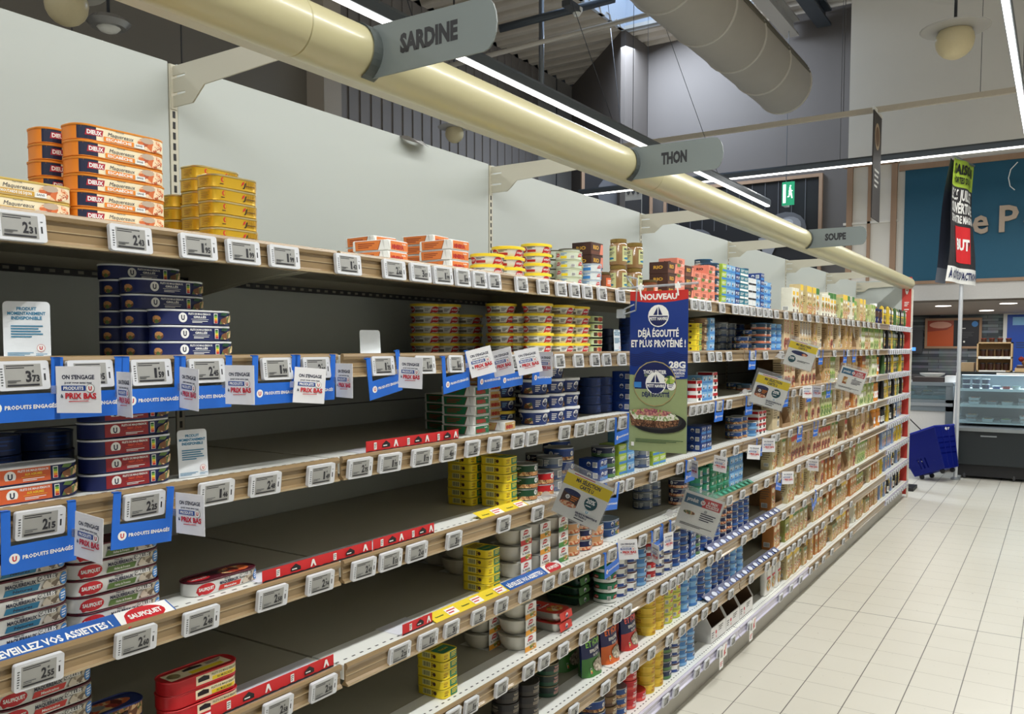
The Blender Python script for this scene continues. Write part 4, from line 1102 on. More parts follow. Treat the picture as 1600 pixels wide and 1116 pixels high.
def tray(body, film, word):
    def mk(name):
        root = make_product(name, 84, 130, 30, 22, body, style='bowl', taper=6, nq=4)
        mb = MB(); loft(mb, .092, .138, .026, [(.0302, 0), (.0312, .001)], film, 4)
        put_print(mb, [('boat', 0, 34, 12, NAVY, WHT), ('t', word, 0, 10, 8, WHT, 60, .04), ('p', ell(0, -30, 34, 24, 14), F_VG)], plane_map((0, 0, .0313), (0, 1, 0), (-1, 0, 0)))
        mb.face([(.069, -.04, .030), (.069, .04, .030), (.074, .04, .006), (.074, -.04, .006)], film)
        put_print(mb, [('boat', 0, 0, 8, NAVY, WHT)], plane_map((.0745, 0, .018), (0, 1, 0), (0, 0, 1))); mb.build('film_lid', root)
        return root
    return mk


for key, desc, b, f in (('tray_g', 'dark green ready meal tray', mat((22, 58, 46), .3), mat((70, 110, 60), .4)), ('tray_r', 'foil meal tray with red card top', mat((190, 188, 180), .3, .6), mat((206, 56, 46), .4))):
    KINDS[key] = dict(desc=desc, cat='tray', mk=tray(b, f, 'Repas'), name='meal_tray', proto=None, L=.094, D=.14, H=.032, r=.022, pitch=.034, used=False)


def pouch(m1, m2, words):
    def mk(name):
        mb = MB(); W_, H_ = .13, .165; nx, nz = 9, 9; k1, k2 = mb.mi(m1), mb.mi(m2); g = {}
        for sd in (1, -1):
            for j in range(nz):
                for i in range(nx):
                    u = i / (nx - 1) * 2 - 1; v = j / (nz - 1)
                    th = .030 * (1 - v) ** .7 * (1 - abs(u) ** 3) + .002 + .002 * math.sin(7 * u + 5 * v)
                    w = W_ / 2 * (1 - .05 * math.sin(v * pi))
                    g[sd, i, j] = mb.bm.verts.new((sd * th - .012 * v, u * w, v * H_))
        for sd in (1, -1):
            for j in range(nz - 1):
                for i in range(nx - 1):
                    q = [g[sd, i, j], g[sd, i + 1, j], g[sd, i + 1, j + 1], g[sd, i, j + 1]]
                    f = mb.bm.faces.new(q if sd > 0 else q[::-1]); f.material_index = k2 if j < 3 else k1; f.smooth = True
        for j in range(nz - 1):
            for i in (0, nx - 1):
                q = [g[1, i, j], g[1, i, j + 1], g[-1, i, j + 1], g[-1, i, j]]; f = mb.bm.faces.new(q if i == 0 else q[::-1]); f.material_index = k1
        for j in (0, nz - 1):
            for i in range(nx - 1):
                q = [g[1, i, j], g[-1, i, j], g[-1, i + 1, j], g[1, i + 1, j]]; f = mb.bm.faces.new(q if j == 0 else q[::-1]); f.material_index = k1 if j else k2

        def fm(u, v, off):
            uu = u / (W_ / 2); vv = v / H_
            th = .030 * (1 - vv) ** .7 * (1 - min(1, abs(uu)) ** 3) + .002 + .002 * math.sin(7 * uu + 5 * vv)
            return (th - .012 * vv + .0016 + off, u * (1 - .05 * math.sin(vv * pi)), v)
        put_print(mb, [('boat', 0, 138, 14, NAVY, WHT), ('t', 'ET HOP!', 0, 108, 19, words, 92, .04), ('t', 'EFFILOCHÉ', 0, 84, 10, WHT, 62, .04), ('t', 'DE THON', 0, 70, 7, WHT, 36, .03), ('p', ell(10, 34, 36, 22, 14), F_GRY)] + nutri(-40, 22, 1.0), fm, [-60, -45, -30, -15, 0, 15, 30, 45, 60], vcuts=[15, 30, 45, 60, 75, 90, 105, 120, 135, 150, 165])
        return mb.build(name)
    return mk


for key, desc, a, b, c in (('pouch_g', 'navy and green tuna pouch', NAVY, mat((70, 130, 60), .35), mat((140, 200, 90), .5)), ('pouch_o', 'navy and orange tuna pouch', mat((40, 34, 90), .4), mat((226, 106, 40), .35), mat((240, 120, 60), .5)), ('pouch_r', 'navy and red tuna pouch', NAVY, mat((200, 54, 50), .35), mat((240, 110, 100), .5))):
    KINDS[key] = dict(desc=desc, cat='pouch', mk=pouch(a, b, c), name='tuna_pouch', proto=None, L=.128, D=.064, H=.165, r=.02, pitch=.19, used=False)


def packet(m1, pic, hang=False, h=.17, w=.075):
    def mk(name):
        mb = MB(); loft(mb, w, .034, .012, [(0, .006), (.006, .001), (h * .5, -.002), (h - .012, .004), (h - .006, .013), (h, .0145)], m1, 3)
        put_print(mb, [('e', 0, h * 720, w * 320, h * 110, WHT), ('p', ell(0, h * 330, w * 360, h * 190, 12), pic), ('r', -w * 360, h * 520, w * 360, h * 590, YEL if hang else RED)], plane_map((.0195, 0, 0), (0, 1, 0), (0, 0, 1)))
        return mb.build(name)
    return mk


for key, desc, a, b in (('pk_y', 'yellow packet of croutons', mat((206, 176, 50), .4), F_CR), ('pk_k', 'black packet of croutons', BKM, F_CR), ('pk_g', 'green packet of croutons', mat((60, 96, 50), .4), F_GR), ('pk_b', 'pale blue bag', mat((130, 150, 190), .35), F_OR)):
    KINDS[key] = dict(desc=desc, cat='packet', mk=packet(a, b, True), name='crouton_packet', proto=None, L=.078, D=.04, H=.17, r=.01, pitch=.172, used=False)
KINDS['pasta'] = dict(desc='white packet with food window', cat='packet', mk=packet(mat((232, 230, 224), .4), F_VG, False, .175, .085), name='soup_packet', proto=None, L=.088, D=.04, H=.175, r=.01, pitch=.19, used=False)

for key, desc, bg, hd, pic in (('k_b', 'beige soup carton', BEI, mat((214, 190, 146), .5), F_CR), ('k_r', 'beige soup carton with red picture', mat((208, 180, 138), .5), mat((196, 70, 56), .5), F_RD), ('k_g', 'green and white soup carton', mat((190, 194, 140), .5), mat((120, 160, 60), .5), F_GR),
                               ('k_y', 'yellow topped vegetable soup carton', mat((204, 184, 136), .5), mat((232, 196, 60), .5), F_VG), ('k_v', 'cream soup carton with vegetable picture', mat((204, 190, 148), .5), mat((90, 130, 50), .5), F_VG)):
    kind(key, desc, 'carton', 'soup_carton', 74, 64, 176, 2, bg, carton(bg, hd, pic, hgt=176), style='box')
    kind(key + 's', 'short ' + desc, 'carton', 'soup_carton', 74, 64, 150, 2, bg, carton(bg, hd, pic, hgt=150), style='box')
VBAD = lambda c, x=-14: [('r', x - 8, 96, x + 8, 168, c), ('t', 'SOUPE', x, 132, 9, WHT, 58, .05, 0, pi / 2)]
SIDE = [('ls', -98, 60, -46, 150, 7, mat((120, 100, 76), .5)), ('bar', -74, 28, 34, 26, BLK, WHT)]
for key, desc, bg, pr in (
        ('c_a', 'beige soup carton with red upright label', mat((212, 186, 146), .5), VBAD(RED) + [('p', ell(0, 38, 36, 34, 14), F_RD), ('e', 18, 110, 13, 20, F_CR), ('r', -37, 2, 37, 10, mat((176, 120, 60), .5))]),
        ('c_b', 'beige soup carton with navy upright label', mat((208, 186, 150), .5), VBAD(NAVY) + [('p', ell(2, 40, 36, 36, 14), F_CR), ('e', 16, 104, 14, 22, WHT)]),
        ('c_c', 'tan soup carton with yellow food picture', mat((196, 164, 116), .5), VBAD(mat((150, 50, 36), .5)) + [('p', ell(0, 44, 37, 40, 14), F_VG), ('e', 16, 112, 14, 16, mat((230, 190, 60), .5))]),
        ('c_d', 'pale green striped soup carton', mat((214, 220, 176), .5), [('r', -37, 136, 37, 170, LIM), ('r', -37, 104, 37, 112, LIM), ('r', -37, 66, 37, 96, mat((232, 230, 214), .5)), ('p', ell(0, 34, 34, 26, 12), F_GR), ('r', -20, 140, 20, 164, OLV)]),
        ('c_e', 'orange and brown soup carton', mat((186, 120, 60), .5), [('r', -37, 128, 37, 172, mat((110, 50, 34), .5)), ('e', 0, 110, 26, 14, CRM), ('p', ell(0, 46, 36, 38, 14), F_VG)]),
        ('c_f', 'white soup carton with green top', mat((224, 222, 206), .5), [('p', [(-37, 128), (-20, 140), (0, 126), (20, 140), (37, 128), (37, 174), (-37, 174)], mat((60, 120, 50), .5)), ('r', -24, 106, 24, 128, mat((236, 190, 40), .5)), ('p', ell(0, 66, 34, 32, 12), F_VG), ('p', [(-12, 4), (12, 4), (12, 26), (-12, 26)], BRN)])):
    kind(key, desc, 'carton', 'soup_carton', 74, 64, 176, 2, bg, pr + SIDE, style='box')
    if key in ('c_f', 'c_e', 'c_c'):
        kind(key + 's', 'short ' + desc, 'carton', 'soup_carton', 74, 64, 148, 2, bg, [q for q in pr if q[0] != 'p' or True][1:] + SIDE[1:], style='box')
kind('c_w', 'wide plain beige carton with bar code', 'carton', 'soup_carton', 130, 64, 170, 2, mat((212, 194, 156), .5), [('ls', -50, 60, 20, 150, 7, mat((150, 128, 96), .5)), ('bar', 36, 30, 34, 34, BLK, WHT), ('r', 22, 56, 56, 70, BLK)] + [('ls', -120, 60, -76, 150, 5, mat((150, 128, 96), .5))], style='box')
kind('k_small', 'small brown soup sachet box', 'carton', 'soup_carton', 78, 60, 112, 2, mat((196, 176, 130), .5), carton(BEI, OLV, F_VG, hgt=112), style='box')
kind('k_tall', 'olive soup sachet box', 'carton', 'soup_carton', 90, 50, 130, 2, mat((130, 140, 70), .5), carton(BEI, mat((170, 170, 80), .5), F_VG, hgt=130, w=88), style='box')
kind('bottle_w', 'tall bottle with white cap', 'bottle', 'sauce_bottle', 50, 50, 175, 25, mat((160, 110, 70), .15, coat=.6), [('r', -24, 20, 24, 90, WHT), ('ls', -18, 40, 18, 70, 4, DGY)], style='jar', lidm=WHT, nq=5)
kind('jar_o', 'orange soup jar with white label', 'jar', 'soup_jar', 84, 84, 150, 42, mat((222, 140, 40), .15, coat=.6), sum([[('r', c - 30, 30, c + 30, 86, WHT), ('e', c, 60, 12, 14, RED)] for c in (-88, 0, 88)], []), style='jar', lidm=mat((226, 150, 40), .3), nq=6)
kind('coffee', 'dark jar with navy lid', 'jar', 'soup_jar', 78, 78, 130, 39, mat((70, 46, 34), .2, coat=.5), [('r', -34, 10, 34, 60, NAVY), ('e', 0, 36, 12, 12, WHT)], style='jar', lidm=NAVY, nq=6)
kind('blackbottle', 'dark squat bottle', 'bottle', 'sauce_bottle', 70, 70, 120, 35, BKM, [('r', -30, 20, 30, 70, WHT), ('ls', -20, 30, 20, 60, 3, DGY)], style='jar', lidm=BKM, nq=6)


def display_case(name):
    """open kraft tray that cartons stand in"""
    mb = MB(); w, d, h = .150, .20, .165
    for y in (-w / 2, w / 2 - .003): mb.prism([(-d / 2, 0), (d / 2, 0), (d / 2, .04), (d / 2 - .04, h), (-d / 2, h)], 'y', y, y + .003, KRAFT)
    mb.box((-d / 2, -w / 2, 0), (-d / 2 + .003, w / 2, h), KRAFT); mb.box((-d / 2, -w / 2, 0), (d / 2, w / 2, .002), KRAFT); mb.box((d / 2 - .003, -w / 2, 0), (d / 2, w / 2, .022), KRAFT)
    return mb.build(name)


KINDS['case'] = dict(desc='open brown cardboard display case', cat='display box', mk=display_case, name='display_case', proto=None, L=.155, D=.20, H=.165, r=.01, pitch=.17, used=False)

PLACED = []


def get(k):
    K = KINDS[k]
    if K['proto'] is None:
        K['proto'] = K['mk'](K['name']) if 'mk' in K else make_product(K['a'][0], *K['a'][1:], **K['k'])
        return K['proto']
    return copy_tree(K['proto'])


def put(k, row, n, Y, back=0.0, rot=0.0, lean=0.0, z0=0.0):
    K = KINDS[k]; xc = XG - 0.010 - K['D'] / 2 - back; zz = ROWZ[row] + .0005 + z0; colid = len(PLACED)
    for i in range(n):
        o = get(k)
        o.location = (xc + random.uniform(-.0015, .0015), Y + random.uniform(-.001, .001), zz + i * K['pitch'])
        o.rotation_euler = (lean, 0, rot + math.radians(random.uniform(-1.6, 1.6)))
        PLACED.append((o, k, row, round(Y, 4), i, n, round(back, 3), colid, z0))
    return Y


def cpos(k, row, px, back=0.0, n=1):
    K = KINDS[k]
    return Yp(px, XG - .010 - K['D'] * .35 - back, ROWZ[row] + K['H'] * .5)


def stack(k, row, n, px, back=0.0, rot=0.0, z0=0.0):
    return put(k, row, n, cpos(k, row, px, back), back, math.radians(rot), z0=z0)


def pack(row, spec, gap=.004, end=None):
    """fill the shelf front left to right: ('c', px) centres the next column on that photo column, ('g', m) leaves a gap,
    ('b', m) sets the pieces back, (kind, high[, columns])"""
    cur = None; nxt = None; back = 0.0
    for s in spec:
        if s[0] == 'c': nxt = s[1]; continue
        if s[0] == 'g': cur += s[1]; continue
        if s[0] == 'b': back = s[1]; continue
        k, n = s[0], s[1]; cols = s[2] if len(s) > 2 else 1
        for c in range(cols):
            K = KINDS[k]
            if nxt is not None:
                y = cpos(k, row, nxt, back); nxt = None
                if cur is not None and y - K['L'] / 2 < cur: y = cur + K['L'] / 2 + gap
            else: y = cur + gap + K['L'] / 2
            # keep clear of the joint only at the far end
            if end and y + K['L'] / 2 > end: return cur
            put(k, row, n, y, back); cur = y + K['L'] / 2
    return cur
# ------------------------------------------------------------------ what stands where (rows counted from the top)
def YR(px, row, dz=.02): return Yp(px, XG - .01, ROWZ[row] + dz)


# -- top shelf
put('moutarde', 0, 2, .664); put('dieux', 0, 6, .828); put('dieux', 0, 6, .812, .072)
stack('gold', 0, 5, 362); stack('gold', 0, 6, 334, .064); stack('gold', 0, 4, 300, .128)
stack('paper_o', 0, 2, 602, 0, 3); stack('paper_o', 0, 3, 588, .11, -4); stack('paper_o', 0, 3, 702, 0, -3); stack('paper_o', 0, 4, 672, .11, 5)
stack('darklid', 0, 2, 739, .12)
pack(0, [('c', 768), ('tuby2', 2), ('tuby2', 3)]); stack('tuby2', 0, 4, 843, .03)
stack('darklid', 0, 4, 868, .09); pack(0, [('c', 894), ('pale', 4), ('c', 927), ('paleb', 3)]); stack('rio', 0, 4, 922, .14); stack('darklid', 0, 5, 893, .15)
pack(0, [('c', 944), ('jarb', 1), ('c', 969), ('jar', 2), ('c', 994), ('jar', 2)]); stack('jarb', 0, 1, 975, .09); stack('jarb', 0, 1, 1010, 0.09)
pack(0, [('c', 1018), ('jarb', 1), ('c', 1040), ('rio', 3), ('salmon', 4, 1), ('rio', 3), ('salmon', 3, 2), ('salmon', 4), ('cdk', 5), ('bxg', 5), ('bxl', 5, 1), ('bxl', 5), ('bxn', 5), ('bxt', 5, 2), ('bxw', 4), ('bxw', 4), ('bxl', 4), ('bxn', 5), ('bxl', 4), ('clb', 4)], .003)
stack('cdk', 0, 6, 1102, .09); stack('cdk', 0, 6, 1160, .09)
# -- second shelf
put('u_navy', 1, 3, .965); put('u_navy', 1, 5, .955, .066); put('u_navy', 1, 6, .955, .132)
stack('tuby', 1, 5, 671, .30); stack('tuby', 1, 5, 701, .27); stack('tuby', 1, 4, 736, .25)
stack('tuby', 1, 5, 789, .10); stack('tuby', 1, 4, 815, .07)
pack(1, [('c', 846), ('tuby', 5), ('c', 880), ('tuby', 5), ('tuby', 5, 1), ('yelg', 5), ('g', .01)])
stack('dblue', 1, 3, 946, .27); stack('dblue', 1, 3, 976, .27)
pack(1, [('c', 990), ('dblue', 4, 4), ('c', 1082), ('yel', 5), ('cbr', 4), ('bxl', 4)], .004)
for i, (k, n) in enumerate((('cgy', 4), ('cgy', 4), ('cnv', 4), ('cbr', 4))): stack(k, 1, n, 1128 + 13 * i, .16)
for i, (k, n) in enumerate((('cub', 2), ('cub', 3))): stack(k, 1, n, 1160 + 13 * i, .05)
pack(1, [('c', 1188), ('cdk', 4, 2), ('clb', 4, 2)], .004)
# -- third shelf
put('u_org', 2, 2, .665); put('u_red', 2, 5, .832)
put('dblue', 2, 3, .66, .075); put('dblue', 2, 3, .75, .085); put('dblue', 2, 3, .57, .08)
stack('paper_g', 2, 5, 735, 0, 3); stack('paper_g', 2, 4, 706, .11, -4); stack('paper_t', 2, 6, 759, .12, 2); stack('paper_t', 2, 1, 778, 0, 8)
stack('tubn', 2, 3, 787, .10)
pack(2, [('c', 840), ('tubw', 4), ('tubw', 4), ('tubw', 3), ('c', 925), ('b', .06), ('dblue', 4), ('dblue', 4), ('b', 0), ('bxn', 4), ('yel', 4), ('dblue', 4, 3), ('c', 1083), ('bxr', 3), ('bxl', 3, 2), ('bxr', 4)]); stack('tubw', 2, 3, 829, .16)
stack('cub', 2, 1, 1150, .2); stack('cdk', 2, 1, 1166, .1); pack(2, [('c', 1206), ('cdk', 2, 2)])
# -- fourth shelf
put('s_blue', 3, 5, .640); put('s_green', 3, 5, .802); put('s_red', 3, 1, 1.018, 0.004, math.radians(3))
stack('yel', 3, 6, 733, .10); stack('yel', 3, 6, 786)
pack(3, [('c', 824), ('cug', 3), ('c', 850), ('cur', 2), ('b', .02), ('cgy', 3), ('b', .03), ('big_u', 3)], .003)
stack('big_u', 3, 3, 875, .14); stack('cun', 3, 3, 846, .09)
pack(3, [('c', 932), ('bxn', 2), ('cng', 3), ('bxg', 3), ('bxl', 4), ('c', 1002), ('cgy', 2), ('bxg', 2), ('bxg', 2), ('c', 1090), ('bxn', 3, 2)], .003)
pack(3, [('c', 1150), ('b', .02), ('cub', 3, 2), ('b', 0), ('cbo', 2), ('bxr', 4, 2)], .003)
# -- fifth shelf
put('s_red', 4, 6, .676); put('c_blue', 4, 2, .80, 0.05); put('c_red', 4, 3, .967, .006)
stack('yel', 4, 5, 758); stack('bowl_o', 4, 2, 690, .27); stack('bowl_o', 4, 2, 724, .15)
pack(4, [('c', 805), ('bowl_r', 3), ('bowl_o', 3), ('bowl_g', 3), ('cut', 3), ('cun', 3), ('cut', 2)], .003)
stack('cun', 4, 4, 880, .1); pack(4, [('c', 950), ('b', .03), ('lb_tin', 2)])
pack(4, [('c', 1008), ('b', .12), ('cgy', 3), ('cgy', 3), ('c', 1030), ('b', .03), ('cun', 3), ('cub', 2), ('cub', 3), ('bxn', 3)], .003)
pack(4, [('c', 1086), ('cgr', 4, 2), ('green_pack', 4), ('green_pack', 3), ('green_pack', 3), ('bxl', 5, 3)], .003)
# -- sixth shelf
stack('yel', 5, 5, 690); stack('bowl_o', 5, 2, 757, .10); stack('bowl_o', 5, 3, 813, .0)
pack(5, [('c', 862), ('tray_r', 2)]); stack('tray_g', 5, 4, 893, .08, 4)
stack('csg', 5, 3, 915, .14); pack(5, [('c', 950), ('csg', 5), ('csm', 5, 2), ('cbo', 4), ('csr', 5), ('csm', 5, 2), ('cnv', 4, 2), ('bxn', 4, 1), ('cng', 5), ('cnv', 5, 3), ('cun', 5, 2), ('cnv', 5, 3)], .003)
# -- seventh shelf
stack('cbk', 6, 4, 795, .02); stack('cbk', 6, 3, 826, 0.0); stack('cbg', 6, 3, 858, .03)
stack('pouch_g', 6, 1, 890, .09); stack('pouch_g', 6, 1, 926, .0); stack('pouch_o', 6, 1, 955, 0); stack('pouch_r', 6, 1, 970, .085); stack('pouch_r', 6, 1, 985, .0)
stack('pouch_o', 6, 1, 948, .09)
pack(6, [('c', 1012), ('cye', 4), ('cye', 4), ('cyg', 4, 2), ('clb', 4, 2), ('cnv', 4, 1), ('cbo', 4), ('cnv', 4, 3), ('clb', 4, 2)], .003)
# -- bottom shelf
pack(7, [('c', 890), ('b', .03), ('tray_g', 1), ('b', 0), ('big_u', 3), ('cbr', 4), ('cub', 3), ('crd', 4), ('crd', 1), ('cye', 4), ('cye', 5), ('cng', 5), ('csm', 5), ('cbo', 5, 2)], .003)
# -- soup cartons from the fourth bay on
for row in range(8):
    y = 4.62 if row < 7 else 4.86
    if row == 0: y = 4.93
    if row == 7: y = 4.90
    ends = [p[3] + KINDS[p[1]]['L'] / 2 for p in PLACED if p[2] == row]
    y = max([y] + ends) + .006
    last = None
    while y < 7.86:
        pool = {0: ['c_f', 'k_gs', 'c_f', 'c_fs', 'k_y'], 1: ['case', 'c_a', 'c_w', 'c_b', 'c_c', 'c_a'], 2: ['c_c', 'case', 'k_g', 'c_w', 'c_e', 'c_a'], 3: ['c_a', 'case', 'c_b', 'c_e', 'k_g', 'c_w'],
                4: ['c_e', 'k_v', 'k_rs', 'c_a', 'case', 'c_cs'], 5: ['k_v', 'c_e', 'k_r', 'case', 'c_c', 'k_g'], 6: ['k_small', 'c_es', 'k_vs', 'k_ys', 'k_tall', 'case'], 7: ['k_tall', 'k_ys', 'c_c', 'c_fs', 'c_e', 'k_small']}[row]
        if row in (1, 2, 3) and y > 6.9: pool = ['c_d', 'k_g', 'c_d', 'k_v']
        k = random.choice(pool)
        if k == last: continue
        last = k; run = 1 if k in ('case', 'c_w') else random.choice([1, 2, 3, 4])
        if y > 7.45 and row in (2, 3, 4) : k = 'jar_o'; run = 2
        if y > 7.3 and row == 0: k = random.choice(['bottle_w', 'coffee']); run = 2
        for c in range(run):
            w = KINDS[k]['L']
            if y + w > 7.9: y = 9; break
            put(k, row, 1 if k not in ('k_small',) else 1, y + w / 2, random.choice([0, 0, .006, .016, .03]))
            if random.random() < .08: y += .03
            y += w + .003
        if k == 'case':
            y0 = y - .158
    # packets on hooks and in trays in the last bay
    y = 8.0
    while y < 9.2:
        k = random.choice(['pk_y', 'pk_k', 'pk_g', 'pk_k', 'pk_k'] if row < 4 else ['pk_b', 'pk_k', 'pk_y', 'blackbottle', 'pk_b'])
        put(k, row, 1, y, random.choice([0, .01, .02]), lean=0); y += .093
# pasta packets beside the open case on the bottom shelf
pack(7, [('c', 1197), ('pasta', 1, 2), ('g', .02), ('pasta', 1)])


# open white display trays on the bottom shelf
def shelf_tray(px0, px1, label, kraft_h):
    z = ROWZ[7] + .0005; y0 = Yp(px0, XG - .008, z + .03); y1 = Yp(px1, XG - .008, z + .03)
    t = empty('display_tray', (XG - .008, y0, z)); tag(t, label, 'display box', 'white printed display trays on the bottom shelf'); L = y1 - y0
    mb = MB(); D = .36; m = mat((226, 224, 220), .6)
    mb.prism([(-D, 0), (0, 0), (0, .075), (-.03, .125), (-D, kraft_h)], 'y', 0, .004, m); mb.prism([(-D, 0), (0, 0), (0, .075), (-.03, .125), (-D, kraft_h)], 'y', L - .004, L, m)
    mb.box((-.003, .004, 0), (0, L - .004, .07), m); mb.box((-D, .004, 0), (-D + .003, L - .004, kraft_h), KRAFT); mb.box((-D, .004, 0), (0, L - .004, .003), KRAFT)
    for y in (.0045, L - .0065): mb.prism([(-D, 0), (-.004, 0), (-.004, .07), (-.032, .12), (-D, kraft_h - .002)], 'y', y, y + .002, mat((96, 70, 48), .8))
    put_print(mb, [('ls', 10, 20, 40, 50, 3, BLK), ('ls', L * 500, 34, L * 500 + 60, 60, 3, BLK), ('e', L * 330, 40, 9, 9, RED), ('p', [(L * 330 - 4, 14), (L * 330 + 6, 14), (L * 330 + 2, 30)], RED)], plane_map((.0003, 0, 0), (0, 1, 0), (0, 0, 1)))
    put_print(mb, [('t', 'PÂTES DE', 170, 115, 17, BLK, 95, .05), ('t', 'BASTAO', 176, 94, 17, BLK, 84, .05), ('t', 'TOMATE', 180, 76, 9, BLK, 56, .03), ('t', '24x50 g', 180, 52, 9, BLK, 60, .02), ('ls', 80, 16, 240, 30, 3, DGY)], plane_map((-.36, -.0003, 0), (1, 0, 0), (0, 0, 1)))
    mb.build('tray_body', t)
    return t


shelf_tray(1111, 1134, 'white printed cardboard tray with cut-down front, leftmost on the bottom shelf', .132)
shelf_tray(1135, 1155, 'middle white cardboard tray on the bottom shelf, nearly empty', .132)
shelf_tray(1156, 1176, 'white cardboard tray beside the white soup packets, bottom shelf', .132)

# ------------------------------------------------------------------ names and labels of the goods
def finish_goods():
    by = {}
    for p in PLACED: by.setdefault((p[1], p[2]), []).append(p)
    for (k, row), ps in by.items():
        K = KINDS[k]; cols = {}
        for p in ps: cols.setdefault(p[7], p)
        order = sorted(cols, key=lambda c: (cols[c][3], -cols[c][6]))
        # wide runs get "from left" ordinals, one column gets none
        for p in ps:
            o, _, _, Y, i, n, back, cid, z0 = p
            ci = order.index(cid) + 1
            bits = [K['desc']]
            if n > 1: bits.append('topmost' if i == n - 1 else ('bottom' if i == 0 else ordw(n - i) + ' from top'))
            if len(order) > 1:
                w = 'stack' if n > 1 else 'one'
                bits.append(('leftmost ' + w) if ci == 1 else (('rightmost ' + w) if ci == len(order) else (ordw(ci) + ' stack' if n > 1 else ordw(ci) + ' from left')))
            bits.append(RN[row])
            tag(o, ', '.join(bits), K['cat'], K['desc'] + ' goods on the ' + RN[row] if len(ps) > 1 else None)


finish_goods()
# ================================================================== PRICE TAGS, STRIPS AND CARDS
TAGW, TAGH = .072, .042
M_TAG = mat((214, 216, 220), .35); M_SCR = mat((158, 158, 154), .45); M_INKT = mat((36, 36, 42), .5)


def make_tag(price, w=TAGW):
    mb = MB(); t2 = .004
    loft_pts = []
    W_, H_, r = w / 2, TAGH / 2, .004
    for cx, cz, a0 in ((W_ - r, H_ - r, 0), (-W_ + r, H_ - r, 90), (-W_ + r, -H_ + r, 180), (W_ - r, -H_ + r, 270)):
        for k in range(4): a = math.radians(a0 + k * 30); loft_pts.append((cx + r * math.cos(a), cz + r * math.sin(a)))
    mb.prism(loft_pts, 'x', -t2, t2, M_TAG, smooth=False)
    wm = w * 1000
    fm = plane_map((t2, 0, 0), (0, 1, 0), (0, 0, 1))
    put_print(mb, [('r', wm * .385, -8, wm * .42, 2, M_INKT), ('ls', -wm * .45, -15, -wm * .40, 12, 7, DGY), ('r', wm * .38, 8, wm * .43, 9, DGY)], fm)
    root = mb.build('price_tag')
    sb = MB(); sb.box((t2 - .0002, -w * .37, -.0165), (t2 + .0003, w * .335, .0165), M_SCR)
    e, c = price
    put_print(sb, [('ls', -wm * .34, 9.5, wm * .2, 15.5, 2, M_INKT), ('t', e, wm * .08, -1.5, 15, M_INKT, 4.6 if e == '1' else 8, .04), ('t', c, wm * .22, -4.5, 9, M_INKT, 10.5, .04), ('t', '€', wm * .17, 5.5, 3.4, M_INKT, 3.4, .04), ('r', -wm * .34, -15, wm * .28, -12.6, M_INKT), ('ls', -wm * .33, -11, -wm * .08, -6, 2, DGY)],
              plane_map((t2 + .0003, 0, 0), (0, 1, 0), (0, 0, 1)))
    sb.build('screen', root)
    return root


TAGS = []; PRO = {}


def price(row, px, p=None, w=TAGW, lean=None, dz=0.0):
    key = (p or random.choice([('1', '79'), ('2', '15'), ('2', '85'), ('3', '29'), ('1', '45')]), w)
    if key not in PRO: o = PRO[key] = make_tag(*key)
    else: o = copy_tree(PRO[key])
    z = ROWZ[row] - .0235 + dz; x = XF + .0155
    Y = Yp(px, x, z)
    ln = lean if lean is not None else (math.radians(-6) if row < 2 else math.radians(7))
    o.location = (x + (.001 if row < 2 else .0), Y, z); o.rotation_euler = (0, ln, 0)
    o.rotation_euler = (random.uniform(-.015, .015), ln, 0)
    TAGS.append((o, row, Y, w, key[0]))
    return o


